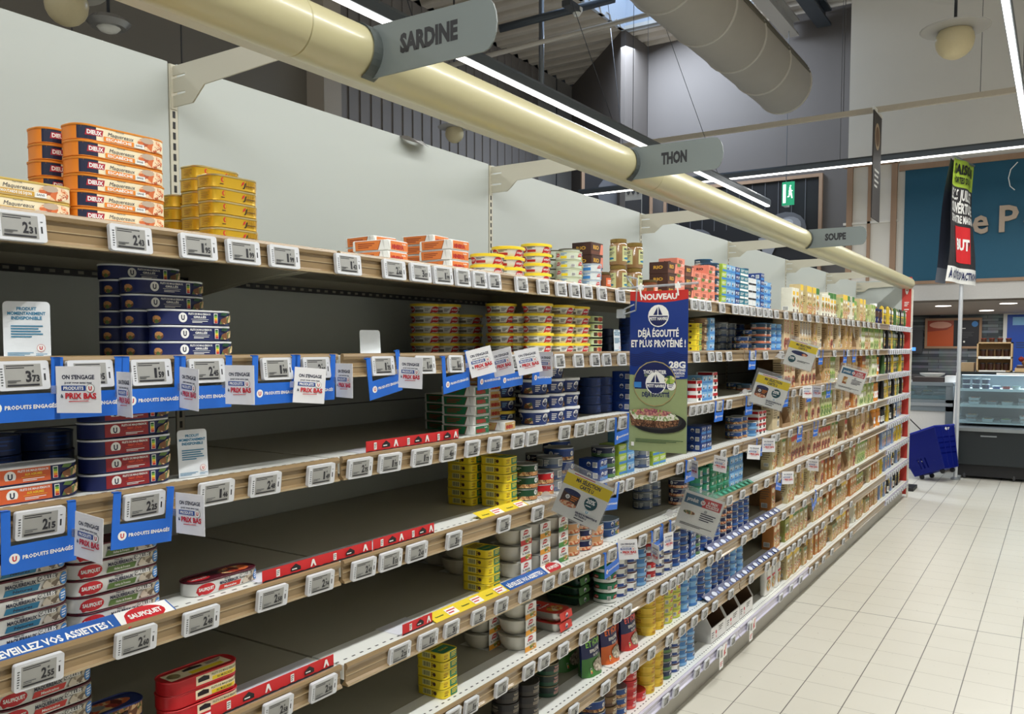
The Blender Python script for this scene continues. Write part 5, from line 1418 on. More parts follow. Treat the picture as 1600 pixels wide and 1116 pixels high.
ROWTAGS = {
    0: [(30, ('2', '31')), (203, ('2', '43')), (309, ('1', '95')), (379, ('1', '99')), (443, ('1', '99')), (543, ('1', '43')), (579, ('2', '76')), (615, ('2', '60')), (656, ('3', '07')), (691, ('1', '99')), (722, ('1', '99')), (748, ('1', '95')),
        (771, ('2', '05'))] + [(x, None) for x in (814, 848, 876, 897, 917, 940, 969, 1084, 1096, 1106, 1128, 1148, 1158, 1166, 1176, 1186, 1195, 1203, 1213, 1228, 1242, 1251, 1264, 1277, 1290, 1300, 1308, 1318, 1326, 1333, 1341, 1350, 1357, 1365, 1373)],
    1: [(35, ('3', '73')), (140, ('2', '95')), (235, ('1', '59')), (322, ('2', '45')), (432, ('1', '99')), (493, ('2', '35')), (597, ('1', '75')), (663, ('1', '69')), (711, ('1', '65'))] + [(x, None) for x in (765, 800, 848, 873, 903, 929, 947, 971, 1088, 1111, 1123, 1139, 1176, 1196, 1221, 1277, 1304, 1325, 1345, 1354, 1362, 1372)],
    2: [(62, ('2', '15')), (225, ('2', '25')), (338, ('1', '46')), (414, ('2', '48')), (501, ('1', '49')), (562, ('2', '75')), (609, ('1', '75')), (659, ('1', '73')), (700, ('4', '09')), (738, ('2', '69')), (773, ('2', '55'))] + [(x, None) for x in (809, 831, 882, 906, 923, 938, 955, 973, 1082, 1092, 1101, 1111, 1124, 1139, 1172, 1240, 1252, 1262, 1285, 1340, 1350, 1360, 1371)],
    3: [(60, ('2', '55')), (212, ('2', '60')), (314, ('2', '48')), (425, ('2', '58')), (500, ('2', '74')), (568, ('2', '43')), (610, ('1', '55')), (651, ('2', '43')), (681, ('1', '95')), (709, ('3', '19'))] + [(x, None) for x in (787, 840, 968, 984, 1021, 1062, 1079, 1130, 1150, 1208, 1215, 1235, 1250, 1288, 1310, 1325, 1338, 1348, 1358, 1368)],
    4: [(434, ('2', '58')), (505, ('2', '38')), (624, ('2', '25')), (668, ('1', '58')), (705, ('3', '15')), (747, ('3', '27')), (783, ('1', '67')), (820, ('4', '17')), (857, ('2', '40')), (881, None), (905, ('2', '40')), (930, ('2', '25')), (956, ('1', '45'))] + [(x, None) for x in (1004, 1027, 1050, 1140, 1160, 1180, 1198, 1214, 1248, 1262, 1276, 1300, 1316, 1330, 1342)],
    5: [(708, ('2', '85')), (736, ('1', '99')), (783, ('1', '55')), (826, ('2', '99')), (850, None), (880, None), (913, None), (941, None), (965, None), (980, None), (1017, None), (1038, None), (1051, None), (1063, None), (1076, None), (1088, None), (1110, None), (1123, None), (1162, None), (1180, None), (1193, None), (1210, None), (1225, None), (1239, None), (1257, None), (1275, None), (1283, None), (1297, None), (1310, None), (1325, None), (1340, None)],
    6: [(855, None), (896, None), (946, None), (972, None), (992, None), (1018, None), (1046, None), (1066, None), (1085, None), (1101, None), (1117, None), (1142, None), (1174, None), (1199, None), (1210, None), (1222, None), (1232, None), (1240, None), (1249, None), (1257, None), (1266, None), (1276, None), (1286, None), (1300, None), (1315, None), (1330, None)],
    7: [(1040, None), (1056, None), (1089, None), (1104, None), (1124, None), (1145, None), (1171, None), (1220, None), (1236, None), (1251, None), (1267, None), (1276, None), (1287, None), (1300, None), (1318, None), (1330, None)]}
for r, lst in ROWTAGS.items():
    prev = -9
    for px, p in lst:
        wd = TAGW if px < 700 else .058
        x_ = XF + .0155; y_ = Yp(px, x_, ROWZ[r] - .02)
        if y_ - prev < wd + .001: continue
        prev = y_; price(r, px, p, wd)
    y = 8.0
    k0 = len(TAGS)
    for i in range(11):
        Y = 7.99 + i * .113; o = copy_tree(PRO[next(iter(k for k in PRO if k[1] == .058))]); x = XF + .0155
        o.location = (x, Y, ROWZ[r] - .0235); o.rotation_euler = (0, math.radians(-4 if r < 2 else 7), 0); TAGS.append((o, r, Y, .058, ('1', '79')))
per = {}
for t_ in TAGS: per.setdefault(t_[1], []).append(t_)
for r, l in per.items():
    l.sort(key=lambda q: q[2])
    for i, (o, _, Y, w, p) in enumerate(l):
        lb = 'electronic price tag, %s on the %s rail' % ('leftmost' if i == 0 else ('rightmost' if i == len(l) - 1 else ordw(i + 1) + ' from left'), RN[r])
        tag(o, 'white ' + lb + ((', reads %s,%s' % p) if Y < 1.7 else ''), 'price tag', 'white electronic price tags on the %s rail' % RN[r])

# blue holders round a tag
M_BLUEC = mat((26, 104, 208), .42)


def promo(row, px, i, tilt=0.0, swing=0.0, plain=False):
    z = ROWZ[row] - .0235; x = XF + .0205; Y = Yp(px, x, z)
    t = empty('promotional_holder', (x, Y, z)); t.rotation_euler = (math.radians(tilt), math.radians(3), math.radians(swing))
    mb = MB(); w = .054; pts = [(-w, .026), (-.041, .026), (-.041, -.026), (.041, -.026), (.041, .026), (w, .026), (w, -.066), (-w, -.066)]
    mb.prism(pts, 'x', -.0006, .0006, M_BLUEC)
    put_print(mb, [('U', -36, -45, 7.5, RED, WHT), ('t', 'PRODUITS ENGAGÉS', 12, -45, 5.6, WHT, 74, .035)], plane_map((.0007, 0, 0), (0, 1, 0), (0, 0, 1)))
    mb.build('card', t)
    mb = MB(); mb.box((-.006, -w, .024), (.0006, -.043, .0262), M_BLUEC); mb.box((-.006, .043, .024), (.0006, w, .0262), M_BLUEC); mb.build('hook_tab', t)
    return t


def flag(px0, px1, py0, py1, Y0=None, row=1, size=.066, roll=0.0):
    """small white card sticking out into the aisle beside a tag"""
    x0 = XF + .027; z = at_x(px0, (py0 + py1) / 2, x0).z; Y = Yp(px0, x0, z)
    best = min((abs(proj((x0 + size * math.cos(a), Y + size * math.sin(a), z))[0] - px1), a) for a in [math.radians(d) for d in range(-60, 88, 2)])
    a = best[1]
    t = empty('promotional_flag', (x0, Y, z)); t.rotation_euler = (0, math.radians(roll), a)
    mb = MB(); h = size * 1.04; mb.box((0, -.0004, -h / 2), (size, .0004, h / 2), mat((232, 232, 234), .5))
    for sgn in (1,):
        put_print(mb, [('t', "ON S'ENGAGE", 0, 18.5, 6, INK, 48, .035), ('t', 'pour vous avec nos', 0, 10.5, 3, INK, 40, .03), ('r', -25, -1.5, 11, 6, MBL), ('t', 'PRODUITS', -7, 2.2, 4.6, WHT, 30, .035), ('e', 18, 2, 6.4, 6.4, BLK), ('U', 18, 2, 5.9, RED, WHT),
                       ('t', 'à', -24, -9, 5, INK, 4, .035), ('t', 'PRIX BAS', 4, -9, 8, RED, 46, .04), ('p', [(-14, -18), (16, -17), (15, -16), (-14, -16.8)], RED)], plane_map((size / 2, -.0005, 0), (1, 0, 0), (0, 0, 1)))
    mb.build('card', t)
    mb = MB(); mb.box((-.008, -.0006, -.006), (.001, .0006, .006), glass()); mb.build('clip', t)
    return t


PROS = {1: [(35, 0), (140, 0), (238, 0), (322, 0), (430, 0), (493, 0), (600, 10), (712, 8), (765, 4), (800, 4), (848, 0), (1176, 0), (1283, 0), (1321, 0), (1335, 0)],
        2: [(62, 0), (225, -3), (972, 5), (1124, 0), (1171, 0), (1228, 0), (1265, 0), (1295, 0)],
        3: [(956, -6), (1079, 0), (1187, -3), (1275, 0), (1250, 0)], 4: [(956, 8), (1027, 6), (1040, 6), (1218, -12)], 5: [(1272, 25)]}
for r, l in PROS.items():
    l = sorted(l); n = len(l)
    for i, (px, tl) in enumerate(l):
        t = promo(r, px, i, tl)
        tag(t, 'blue promotional holder %s on the %s rail' % ('leftmost' if i == 0 else ('rightmost' if i == n - 1 else ordw(i + 1) + ' from left'), RN[r]), 'promotional card', 'blue promotional holders around price tags')
FL = [(88, 157, 577, 641, 0), (183, 207, 580, 650, 0), (281, 310, 573, 637, 3), (352, 398, 575, 627, 0), (459, 508, 574, 628, 5), (525, 551, 575, 613, 0), (623, 660, 562, 601, 2), (732, 772, 547, 594, -14), (770, 802, 548, 592, -12), (807, 849, 547, 590, -12), (843, 863, 553, 585, 0),
      (117, 160, 802, 865, 5), (275, 320, 772, 830, 0), (1080, 1090, 720, 742, 0), (1115, 1136, 712, 734, 5), (1168, 1188, 696, 716, 5), (1191, 1211, 686, 706, 0), (966, 997, 845, 874, -5), (1037, 1052, 835, 862, 0), (1018, 1030, 845, 880, 0),
      (1254, 1269, 605, 620, 0), (1270, 1284, 604, 619, 0), (1262, 1279, 718, 734, 0), (1222, 1240, 740, 754, 0)]
for i, (a, b, c, d, ro) in enumerate(FL):
    rw = {0: 1, 11: 2}.get(i)
    t = flag(a, b, c, d, roll=ro)
    hr = min(range(8), key=lambda r: abs(ROWZ[r] - .045 - t.location.z)); t['hr'] = hr
fl = [o for o in COL.objects if 'hr' in o]
for hr in range(8):
    l = sorted([o for o in fl if o['hr'] == hr], key=lambda o: o.location.y)
    for i, o in enumerate(l):
        tag(o, 'white prix bas flag card, %s at the %s rail' % ('leftmost' if i == 0 else ('rightmost' if i == len(l) - 1 else ordw(i + 1) + ' from left'), RN[hr]), 'promotional card', 'white flag cards beside the price tags')
for o in fl: del o['hr']


# red, yellow, blue and white strips standing or lying along shelf fronts
def strip(row, px0, px1, style, label, h=.026, x=XF - .006, dx=0):
    z = ROWZ[row] + .0012; y0 = Yp(px0, x, z); y1 = Yp(px1, x, z); L = y1 - y0
    t = empty('shelf_strip', (x + dx, y0, z)); tag(t, label, 'shelf strip'); mb = MB()
    if style == 'red':
        mr = mat((206, 34, 40), .45)
        mb.box((-.0006, 0, 0), (.0006, L, h), mr); p = []
        n = max(1, round(L / .13)); s = L * 1000 / n; H = h * 1000
        p.append(('p', [(0, 0)] + [(L * 1000 * i / 40, 2.5 + 1.6 * abs(math.sin(i * 1.1))) for i in range(41)] + [(L * 1000, 0)], BLK))
        for i in range(n):
            c = i * s
            p += [('r', c + s * .22, H * .22, c + s * .22 + 9, H * .82, WHT), ('ls', c + s * .22 + 1, H * .3, c + s * .22 + 8, H * .75, 3, DGY),
                  ('p', [(c + s * .46, H * .3), (c + s * .46 + 26, H * .3), (c + s * .46 + 26, H * .58), (c + s * .46 + 13, H * .88), (c + s * .46, H * .58)], BLK), ('ls', c + s * .46 + 3, H * .36, c + s * .46 + 23, H * .56, 1, WHT),
                  ('p', [(c + s * .8, H * .25), (c + s * .8 + 4, H * .25), (c + s * .8 + 8, H * .55), (c + s * .8 + 12, H * .25), (c + s * .8 + 16, H * .25), (c + s * .8 + 10, H * .85), (c + s * .8 + 5, H * .85)], WHT)]
        put_print(mb, p, plane_map((.0007, 0, 0), (0, 1, 0), (0, 0, 1))); mb.build('strip_face', t)
        mb = MB(); mb.box((-.085, 0, -.0008), (-.0005, L, -.0002), mat((228, 230, 238), .4)); mb.build('strip_base', t)
    else:
        c0 = {'yellow': mat((232, 206, 50), .45), 'blue': mat((36, 92, 170), .45), 'teal': EMR, 'white': WHT, 'navy': NAVY}[style]
        nz = 1
        # a leaning strip: lies back over the shelf edge
        a = Vector((.014, 0, -.002)); b = Vector((-.024, 0, h * .45)); dv = (b - a).normalized(); nrm = Vector((0, 1, 0)).cross(dv)
        mb.prism([(a.x, a.z), (a.x + nrm.x * .0008, a.z + nrm.z * .0008), (b.x + nrm.x * .0008, b.z + nrm.z * .0008), (b.x, b.z)], 'y', 0, L, c0)
        H = (b - a).length * 1000; p = []; n = max(1, round(L / {'yellow': .10, 'blue': .22, 'teal': .06, 'white': .06, 'navy': .085}[style])); s = L * 1000 / n
        for i in range(n):
            c = i * s
            if style == 'yellow': p += [('t', 'Parmentier', c + s * .28, H * .5, 5, DGRN, 32, .03), ('r', c + s * .55, H * .2, c + s * .92, H * .8, WHT), ('ls', c + s * .58, H * .3, c + s * .9, H * .72, 2, RED)]
            if style == 'blue': p += [('t', 'RÉVEILLEZ VOS ASSIETTES !', c + s * .33, H * .5, H * .38, WHT, s * .60, .035), ('p', [(c + s * .66, 0), (c + s * .68, H), (c + s * .99, H), (c + s * .99, 0)], WHT)] + saup(c + s * .83, H * .52, s * .24)
            if style == 'teal': p += [('e', c + s * .5, H * .5, s * .3, H * .25, MINT), ('ls', c + 2, H * .2, c + s * .4, H * .8, 3, DGRN)]
            if style == 'navy': p += [('p', ell(c + s * .3, H * .5, s * .26, H * .3, 10), mat((206, 212, 224), .5)), ('p', ell(c + s * .75, H * .4, s * .1, H * .2, 8), mat((110, 130, 190), .5))]
        off = Vector((a.x + nrm.x * .0009, 0, a.z + nrm.z * .0009)); put_print(mb, p, plane_map(off, (0, 1, 0), dv), lift=.0002); mb.build('strip_face', t)
    return t


strip(2, 572, 716, 'red', 'red brand strip standing on the third shelf before green sardine boxes')
strip(3, 410, 581, 'red', 'red brand strip right of the single tin on the fourth shelf', .024); strip(3, 582, 677, 'red', 'red brand strip, right end one on the fourth shelf', .026, dx=.002)
strip(4, 330, 521, 'red', 'red brand strip right of the red tins on the fifth shelf', .026); strip(4, 629, 675, 'red', 'short red brand strip on the fifth shelf left of the yellow strip', .026)
strip(3, 750, 824, 'yellow', 'yellow strip under the yellow tins on the fourth shelf', .03); strip(4, 677, 792, 'yellow', 'yellow strip under the yellow tins on the fifth shelf', .03)
strip(3, -20, 272, 'blue', 'blue and white strip before the grey mackerel tins, fourth shelf', .03); strip(4, 793, 880, 'blue', 'blue and white strip before the salad bowls, fifth shelf', .03)
strip(4, 1100, 1176, 'teal', 'emerald strip before the emerald tuna tins, fifth shelf', .035)
strip(5, 1108, 1218, 'navy', 'navy and white wavy strip along the sixth shelf', .045); strip(6, 1104, 1216, 'navy', 'navy and white wavy strip along the seventh shelf', .045)

# small standing cards
def stand_card(row, px, label, w=.062, h=.085, full=True, x=-1.33, rz=0.0, thick=.0006):
    z = ROWZ[row] + .001; Y = Yp(px, x, z + h / 2)
    t = empty('notice_card', (x, Y, z)); t.rotation_euler = (0, math.radians(-3), math.radians(rz)); tag(t, label, 'notice card')
    mb = MB(); r = .006; pts = []
    for cy, cz, a0 in ((w / 2 - r, h - r, 0), (-w / 2 + r, h - r, 90)):
        for k in range(4): a = math.radians(a0 + k * 30); pts.append((cy + r * math.cos(a), cz + r * math.sin(a)))
    pts += [(-w / 2, 0), (w / 2, 0)]
    mb.prism(pts, 'x', -thick, thick, mat((226, 230, 234), .4))
    if full:
        put_print(mb, [('t', 'PRODUIT', 0, 74, 4.6, TEAL, 26, .035), ('t', 'MOMENTANEMENT', 0, 67, 4.6, TEAL, 50, .035), ('t', 'INDISPONIBLE', 0, 60, 4.6, TEAL, 40, .035),
                       ('ls', -21, 30, 21, 50, 5, TEAL), ('ls', -26, 3, 8, 9, 3, TEAL), ('e', 18, 15, 5.6, 5.6, RED), ('U', 18, 15, 5.1, RED, WHT), ('ls', 11, 3, 26, 7, 2, TEAL)], plane_map((thick + .0002, 0, 0), (0, 1, 0), (0, 0, 1)))
    mb.build('card_face', t)
    mb = MB(); mb.box((-.035, -w / 2 + .004, 0), (0, w / 2 - .004, .0008), glass()); mb.build('foot', t)
    return t


stand_card(1, 42, 'white product unavailable card standing on the second shelf at far left', x=-1.30, rz=-32)
stand_card(2, 302, 'white product unavailable card standing on the third shelf', x=-1.30, rz=-8, w=.056)
stand_card(1, 579, 'blank white card standing on the second shelf', full=False, x=-1.34, w=.06, h=.056, rz=-8)
stand_card(1, 965, 'narrow white notice card on the second shelf left of the banner', x=-1.30, w=.05, h=.078)


# large tilted offer cards in clear holders
def offer(px, py, depth, w, roll, style, label, arm_px=None):
    v = ray(px, py); c = Vector((0, 0, EYE)) + v * depth      # depth along the view axis
    t = empty('offer_card', c); t.rotation_euler = Euler((0, math.radians(roll), math.radians(20)), 'XYZ'); tag(t, label, 'offer card', 'tilted offer cards in clear holders')
    h = w * .95; W_ = w * 500; H_ = h * 500
    mb = MB(); mb.box((-w / 2, -.0006, -h / 2), (w / 2, .0006, h / 2), mat((240, 240, 234), .4)); p = []
    if style == 'y':
        p = [('r', -W_, H_ * .35, W_, H_ * .86, YEL), ('ls', -W_ * .7, H_ * .88, W_ * .7, H_ * .96, 1, RED), ('t', 'MA SÉLECTION', 0, H_ * .71, H_ * .16, INK, W_ * 1.05, .035), ('t', 'CARTE U', 0, H_ * .49, H_ * .16, INK, W_ * .6, .035),
             ('r', -W_ * .85, -H_ * .42, -W_ * .12, H_ * .12, BRN), ('e', -W_ * .485, H_ * .12, W_ * .365, H_ * .12, NAVY), ('e', -W_ * .485, -H_ * .42, W_ * .365, H_ * .12, F_OR), ('U', -W_ * .6, -H_ * .12, W_ * .09, INK, WHT), ('ls', -W_ * .45, -H_ * .25, -W_ * .15, H_ * .0, 3, ORG),
             ('e', W_ * .38, -H_ * .02, W_ * .27, W_ * .27, mat((24, 84, 92), .5)), ('t', '20%', W_ * .36, H_ * .06, H_ * .18, WHT, W_ * .38, .04), ('ls', W_ * .2, -H_ * .2, W_ * .56, -H_ * .1, 1, WHT), ('r', W_ * .22, -H_ * .5, W_ * .5, -H_ * .34, WHT), ('t', 'U', W_ * .36, -H_ * .42, H_ * .1, TEAL, W_ * .1, .035),
             ('t', 'SALADE ROMANTIQUE', W_ * .4, -H_ * .6, H_ * .08, INK, W_ * .95, .04), ('t', 'AU THON U', W_ * .2, -H_ * .72, H_ * .08, INK, W_ * .5, .04), ('ls', -W_ * .05, -H_ * .9, W_ * .6, -H_ * .8, 1, DGY)]
    elif style == 'y2':
        p = [('r', -W_, H_ * .35, W_, H_ * .86, YEL), ('ls', -W_ * .7, H_ * .88, W_ * .7, H_ * .96, 1, RED), ('t', 'MA SÉLECTION', 0, H_ * .71, H_ * .15, INK, W_ * 1.05, .035), ('t', 'CARTE U', 0, H_ * .49, H_ * .15, INK, W_ * .6, .035),
             ('p', ell(-W_ * .1, H_ * .1, W_ * .6, H_ * .16, 14), NAVY), ('p', ell(W_ * .25, H_ * .06, W_ * .2, H_ * .1, 10), F_OR), ('e', -W_ * .5, -H_ * .45, W_ * .26, W_ * .26, mat((24, 84, 92), .5)), ('t', '20%', -W_ * .52, -H_ * .38, H_ * .18, WHT, W_ * .36, .04), ('ls', -W_ * .1, -H_ * .55, W_ * .8, -H_ * .4, 2, DGY)]
    else:
        p = [('r', -W_ * .9, H_ * .36, 0, H_ * .86, mat((34, 104, 140), .45)), ('r', 0, H_ * .36, W_ * .9, H_ * .86, mat((196, 44, 50), .45)), ('t', 'produit', -W_ * .5, H_ * .62, H_ * .2, WHT, W_ * .55, .035), ('U', 0, H_ * .6, W_ * .12, RED, WHT), ('t', 'à PRIX', W_ * .48, H_ * .7, H_ * .14, WHT, W_ * .5, .035), ('r', W_ * .18, H_ * .42, W_ * .8, H_ * .58, WHT), ('t', 'MAÎTRISÉ', W_ * .49, H_ * .5, H_ * .1, RED, W_ * .55, .035),
             ('p', ell(-W_ * .5, -H_ * .1, W_ * .3, H_ * .1, 12) if style == 'b' else [(-W_ * .62, -H_ * .45), (-W_ * .3, -H_ * .45), (-W_ * .3, H_ * .15), (-W_ * .62, H_ * .15)], F_BR if style == 'b' else F_CR), ('ls', W_ * .05, -H_ * .35, W_ * .8, H_ * .1, 4, INK), ('e', W_ * .25, H_ * .18, W_ * .08, W_ * .08, STL), ('ls', -W_ * .8, -H_ * .8, W_ * .8, -H_ * .66, 2, DGY)]
    put_print(mb, p, plane_map((0, -.0008, 0), (1, 0, 0), (0, 0, 1))); mb.build('card', t)
    mb = MB(); mb.box((-w / 2 - .012, -.0030, -h / 2 - .006), (w / 2 + .004, -.0020, h / 2 + .018), glass(alpha=.01)); mb.box((-w / 2 - .012, .0020, -h / 2 - .006), (w / 2 + .004, .0030, h / 2 + .018), glass(alpha=.10)); mb.build('clear_sleeve', t)
    mb = MB(); mb.tube([(-w / 2 - .004, 0, -.02), (-w / 2 - .025, 0, -.03), (-w / 2 - .05, .004, -.05)], .004, glass(alpha=.3), 8); mb.lathe([(.004, -.004), (.014, -.004), (.014, .004), (.004, .004)], glass(alpha=.3), (-w / 2 - .03, .0, -.035), 14, 'y'); mb.build('clip_arm', t)
    return t


def dep(row, px):   # view depth of the rail at that photo column
    p = Vector((XF + .06, Yp(px, XF + .06, ROWZ[row]), ROWZ[row])) - Vector((0, 0, EYE)); return p.dot(AF)


for (px, py, row, wpx, roll, st, lb, apx) in ((910, 781, 3, 77, 22.5, 'y', 'largest yellow topped 20% offer card, tilted, on the fourth shelf rail', 868),
                                        (1093, 803, 3, 63, 17, 'b', 'tilted offer card with blue and red header, nearer one right of the banner', 1062),
                                        (1203, 612, 2, 51, 17, 'y', 'yellow topped 20% offer card with dark tin, on the third shelf rail', 1180),
                                        (1251, 555, 1, 43, 17, 'y2', 'highest yellow topped offer card, just under the second shelf rail', 1228),
                                        (1330, 594, 2, 39, 17, 'r', 'farthest offer card, blue and red header, on the third shelf rail', 1310)):
    d = dep(row, apx); offer(px, py, d, wpx * d / F, roll, st, lb)

# big hanging tuna banner with its clear arm
p0 = at_y(985, 457, 2.60); p1 = at_y(1076, 450, 2.60); pb = at_y(1036, 706, 2.60)
bw = (p1.x - p0.x); bh = p0.z - pb.z + .004
t = empty('hanging_banner', ((p0.x + p1.x) / 2, 2.60, p0.z + .002)); tag(t, 'tall blue and green tuna banner hanging from a clear arm over the shelves', 'banner')
W_ = bw * 500; H_ = bh * 1000; M_BN = mat((18, 52, 130), .42); M_BG = mat((150, 164, 116), .45)
mb = MB(); mb.box((-bw / 2, -.0006, -bh), (bw / 2, .0006, 0), M_BN)
SR = [('p', [(-W_, 0), (W_, 0), (W_, -H_ * .055)] + [(W_ - 2 * W_ * i / 8, -H_ * (.055 + .018 * math.sin(pi * i / 8))) for i in range(1, 8)] + [(-W_, -H_ * .055)], mat((196, 44, 40), .42)), ('t', 'NOUVEAU', 0, -H_ * .036, H_ * .034, WHT, W_ * 1.25, .04),
      ('p', [(-W_, -H_ * .52), (W_ * .2, -H_ * .54), (W_, -H_ * .535), (W_, -H_), (-W_, -H_)], M_BG)]
for i in range(7):
    pts = [(-W_ + 2 * W_ * k / 20, -H_ * (.385 + .011 * i + .010 * math.sin(k * .75))) for k in range(21)]
    SR.append(('p', pts + [(x, y - H_ * .0035) for x, y in pts[::-1]], NAVY))
SR += [('boat', 0, -H_ * .155, W_ * .36, NAVY, WHT), ('t', 'PETIT NAVIRE', 0, -H_ * .172, H_ * .018, WHT, W_ * .60, .035), ('t', 'DÉJÀ ÉGOUTTÉ', 0, -H_ * .262, H_ * .042, WHT, W_ * 1.4, .035), ('t', 'ET PLUS PROTÉINÉ !', 0, -H_ * .325, H_ * .042, WHT, W_ * 1.88, .035),
       ('p', [(W_ * .32, -H_ * .43), (W_, -H_ * .44), (W_, -H_ * .54), (W_ * .45, -H_ * .545)], M_BN), ('t', '28G', W_ * .66, -H_ * .455, H_ * .038, WHT, W_ * .56, .045), ('t', 'DE PROTÉINES', W_ * .66, -H_ * .488, H_ * .014, WHT, W_ * .56, .035), ('t', 'PAR PORTION', W_ * .66, -H_ * .508, H_ * .014, WHT, W_ * .5, .035), ('ls', W_ * .45, -H_ * .535, W_ * .9, -H_ * .52, 2, WHT),
       ('e', -W_ * .1, -H_ * .575, W_ * .76, W_ * .74, GOLDR), ('e', -W_ * .1, -H_ * .575, W_ * .73, W_ * .71, M_BG), ('p', ell(-W_ * .1, -H_ * .575, W_ * .72, W_ * .70, 16, -.25, pi + .25), NAVY), ('t', 'THON ENTIER', -W_ * .1, -H_ * .502, H_ * .022, WHT, W_ * .8, .035), ('t', "Filet d'huile d'olive", -W_ * .1, -H_ * .524, H_ * .016, M_BG, W_ * .7, .03),
       ('boat', -W_ * .06, -H_ * .572, W_ * .36, NAVY, WHT), ('t', 'PETIT NAVIRE', -W_ * .06, -H_ * .588, H_ * .018, WHT, W_ * .6, .035), ('t', 'DÉJÀ ÉGOUTTÉ', -W_ * .06, -H_ * .642, H_ * .026, NAVY, W_ * .95, .035), ('e', W_ * .48, -H_ * .585, W_ * .15, W_ * .15, WHT), ('e', W_ * .42, -H_ * .55, W_ * .18, W_ * .14, F_GR), ('ls', W_ * .38, -H_ * .6, W_ * .56, -H_ * .57, 3, NAVY), ('r', -W_ * .82, -H_ * .60, -W_ * .56, -H_ * .565, SKY),
       ('p', ell(W_ * .06, -H_ * .815, W_ * .94, H_ * .068, 26), BLK), ('p', ell(W_ * .04, -H_ * .805, W_ * .82, H_ * .055, 22), mat((48, 48, 50), .4)),
       ('p', [(-W_ * .98, -H_ * .75), (-W_ * .3, -H_ * .735), (W_ * .6, -H_ * .76), (W_ * .76, -H_ * .79), (W_ * .7, -H_ * .83), (W_ * .2, -H_ * .85), (-W_ * .9, -H_ * .84)], food([(90, 56, 36), (120, 84, 60), (60, 36, 24), (150, 110, 80)], 200)),
       ('p', [(-W_ * .98, -H_ * .75), (-W_ * .3, -H_ * .735), (W_ * .6, -H_ * .76), (W_ * .76, -H_ * .79), (W_ * .3, -H_ * .806), (-W_ * .8, -H_ * .80)], food([(226, 224, 206), (206, 214, 180), (120, 150, 80), (236, 232, 220)], 160)),
       ('p', [(-W_ * .9, -H_ * .742), (-W_ * .2, -H_ * .728), (W_ * .5, -H_ * .748), (W_ * .3, -H_ * .775), (-W_ * .7, -H_ * .775)], food([(206, 150, 130), (180, 120, 110), (140, 70, 90), (150, 170, 90)], 170)),
       ('ls', -W_ * .75, -H_ * .945, W_ * .9, -H_ * .92, 3, DGRN), ('r', -W_ * .9, -H_ * .97, -W_ * .8, -H_ * .945, WHT)]
put_print(mb, SR, plane_map((0, -.0008, 0), (1, 0, 0), (0, 0, 1)), lift=.00012)
mb.build('banner_sheet', t)
t2 = empty('banner_arm', (XF + .03, 2.60, t.location.z + .012)); tag(t2, 'clear plastic arm and bar holding the tuna banner', 'bracket arm')
q = t.location; dx = q.x - t2.location.x; GA = glass((235, 240, 245), .35)
mb = MB(); mb.tube([(dx - bw * .72, .0, 0), (dx + bw * .66, .0, .008)], .0042, GA, 10)
mb.tube([(dx - bw * .72, 0, 0), (dx - bw * .86, 0, -.01), (dx - bw * .9, 0, -.035)], .004, GA, 8); mb.build('bar', t2)
mb = MB()
for a, b in (((-.02, 0, -.09), (.035, 0, -.075)), ((.035, 0, -.075), (.04, 0, .03)), ((.04, 0, .03), (-.0, 0, .04)), ((-.0, 0, .04), (.03, 0, .0)), ((-.02, 0, -.075), (.03, 0, -.055))): mb.tube([a, b], .003, GA, 6)
mb.box((-.03, -.012, -.10), (-.008, .012, -.07), GA); mb.build('clamp', t2)
mb = MB()
for s_ in (-.35, .36): mb.tube([(dx + bw * s_ * .9, 0, .014), (dx + bw * s_ * .9, -.005, -.006), (dx + bw * s_ * .9 + .003, -.004, -.03)], .003, WHT, 6); mb.box((dx + bw * s_ * .9 - .008, -.006, -.006), (dx + bw * s_ * .9 + .008, .006, .009), WHT)
mb.build('hook', t2)

# arrow offer cards on the bottom rail
for px, lb in ((1130, 'white card with red arrow on the bottom rail, nearer one'), (1176, 'white card with red arrow on the bottom rail, farther one')):
    x = XF + .026; z = ROWZ[7] - .035; Y = Yp(px, x, z); t = empty('arrow_card', (x, Y, z)); tag(t, lb, 'promotional card', 'white arrow cards on the bottom rail')
    mb = MB(); mb.box((-.0005, -.05, -.06), (.0005, .0, .035), WHT); mb.box((-.0005, .0, -.02), (.0005, .05, .04), WHT)
    put_print(mb, [('ls', -44, -50, -6, -26, 3, RED), ('p', [(42, 32), (36, 36), (18, 12), (10, 18), (8, -14), (34, -2), (24, 4)], RED), ('r', -38, -10, -10, 26, M_SCR)], plane_map((.0006, 0, 0), (0, 1, 0), (0, 0, 1))); mb.build('card', t)

# spare bracket under the fourth shelf
p = at_x(175, 1085, -1.33)
mb = MB(); mb.box((-.04, -.001, .0), (.03, .001, .012), STLD); mb.box((-.04, -.001, -.03), (-.02, .001, .012), STLD); mb.box((-.04, -.001, -.03), (.015, .001, -.018), STLD)
o = mb.build('steel_hook'); o.location = (p.x, p.y, ROWZ[4] + .031); o.rotation_euler = (0, 0, math.radians(-70)); tag(o, 'bent grey steel hook plate beside the maroon tins, fifth shelf', 'hook')
# ================================================================== THE FAR END OF THE SHOP
CG = glass((225, 240, 245), .08)
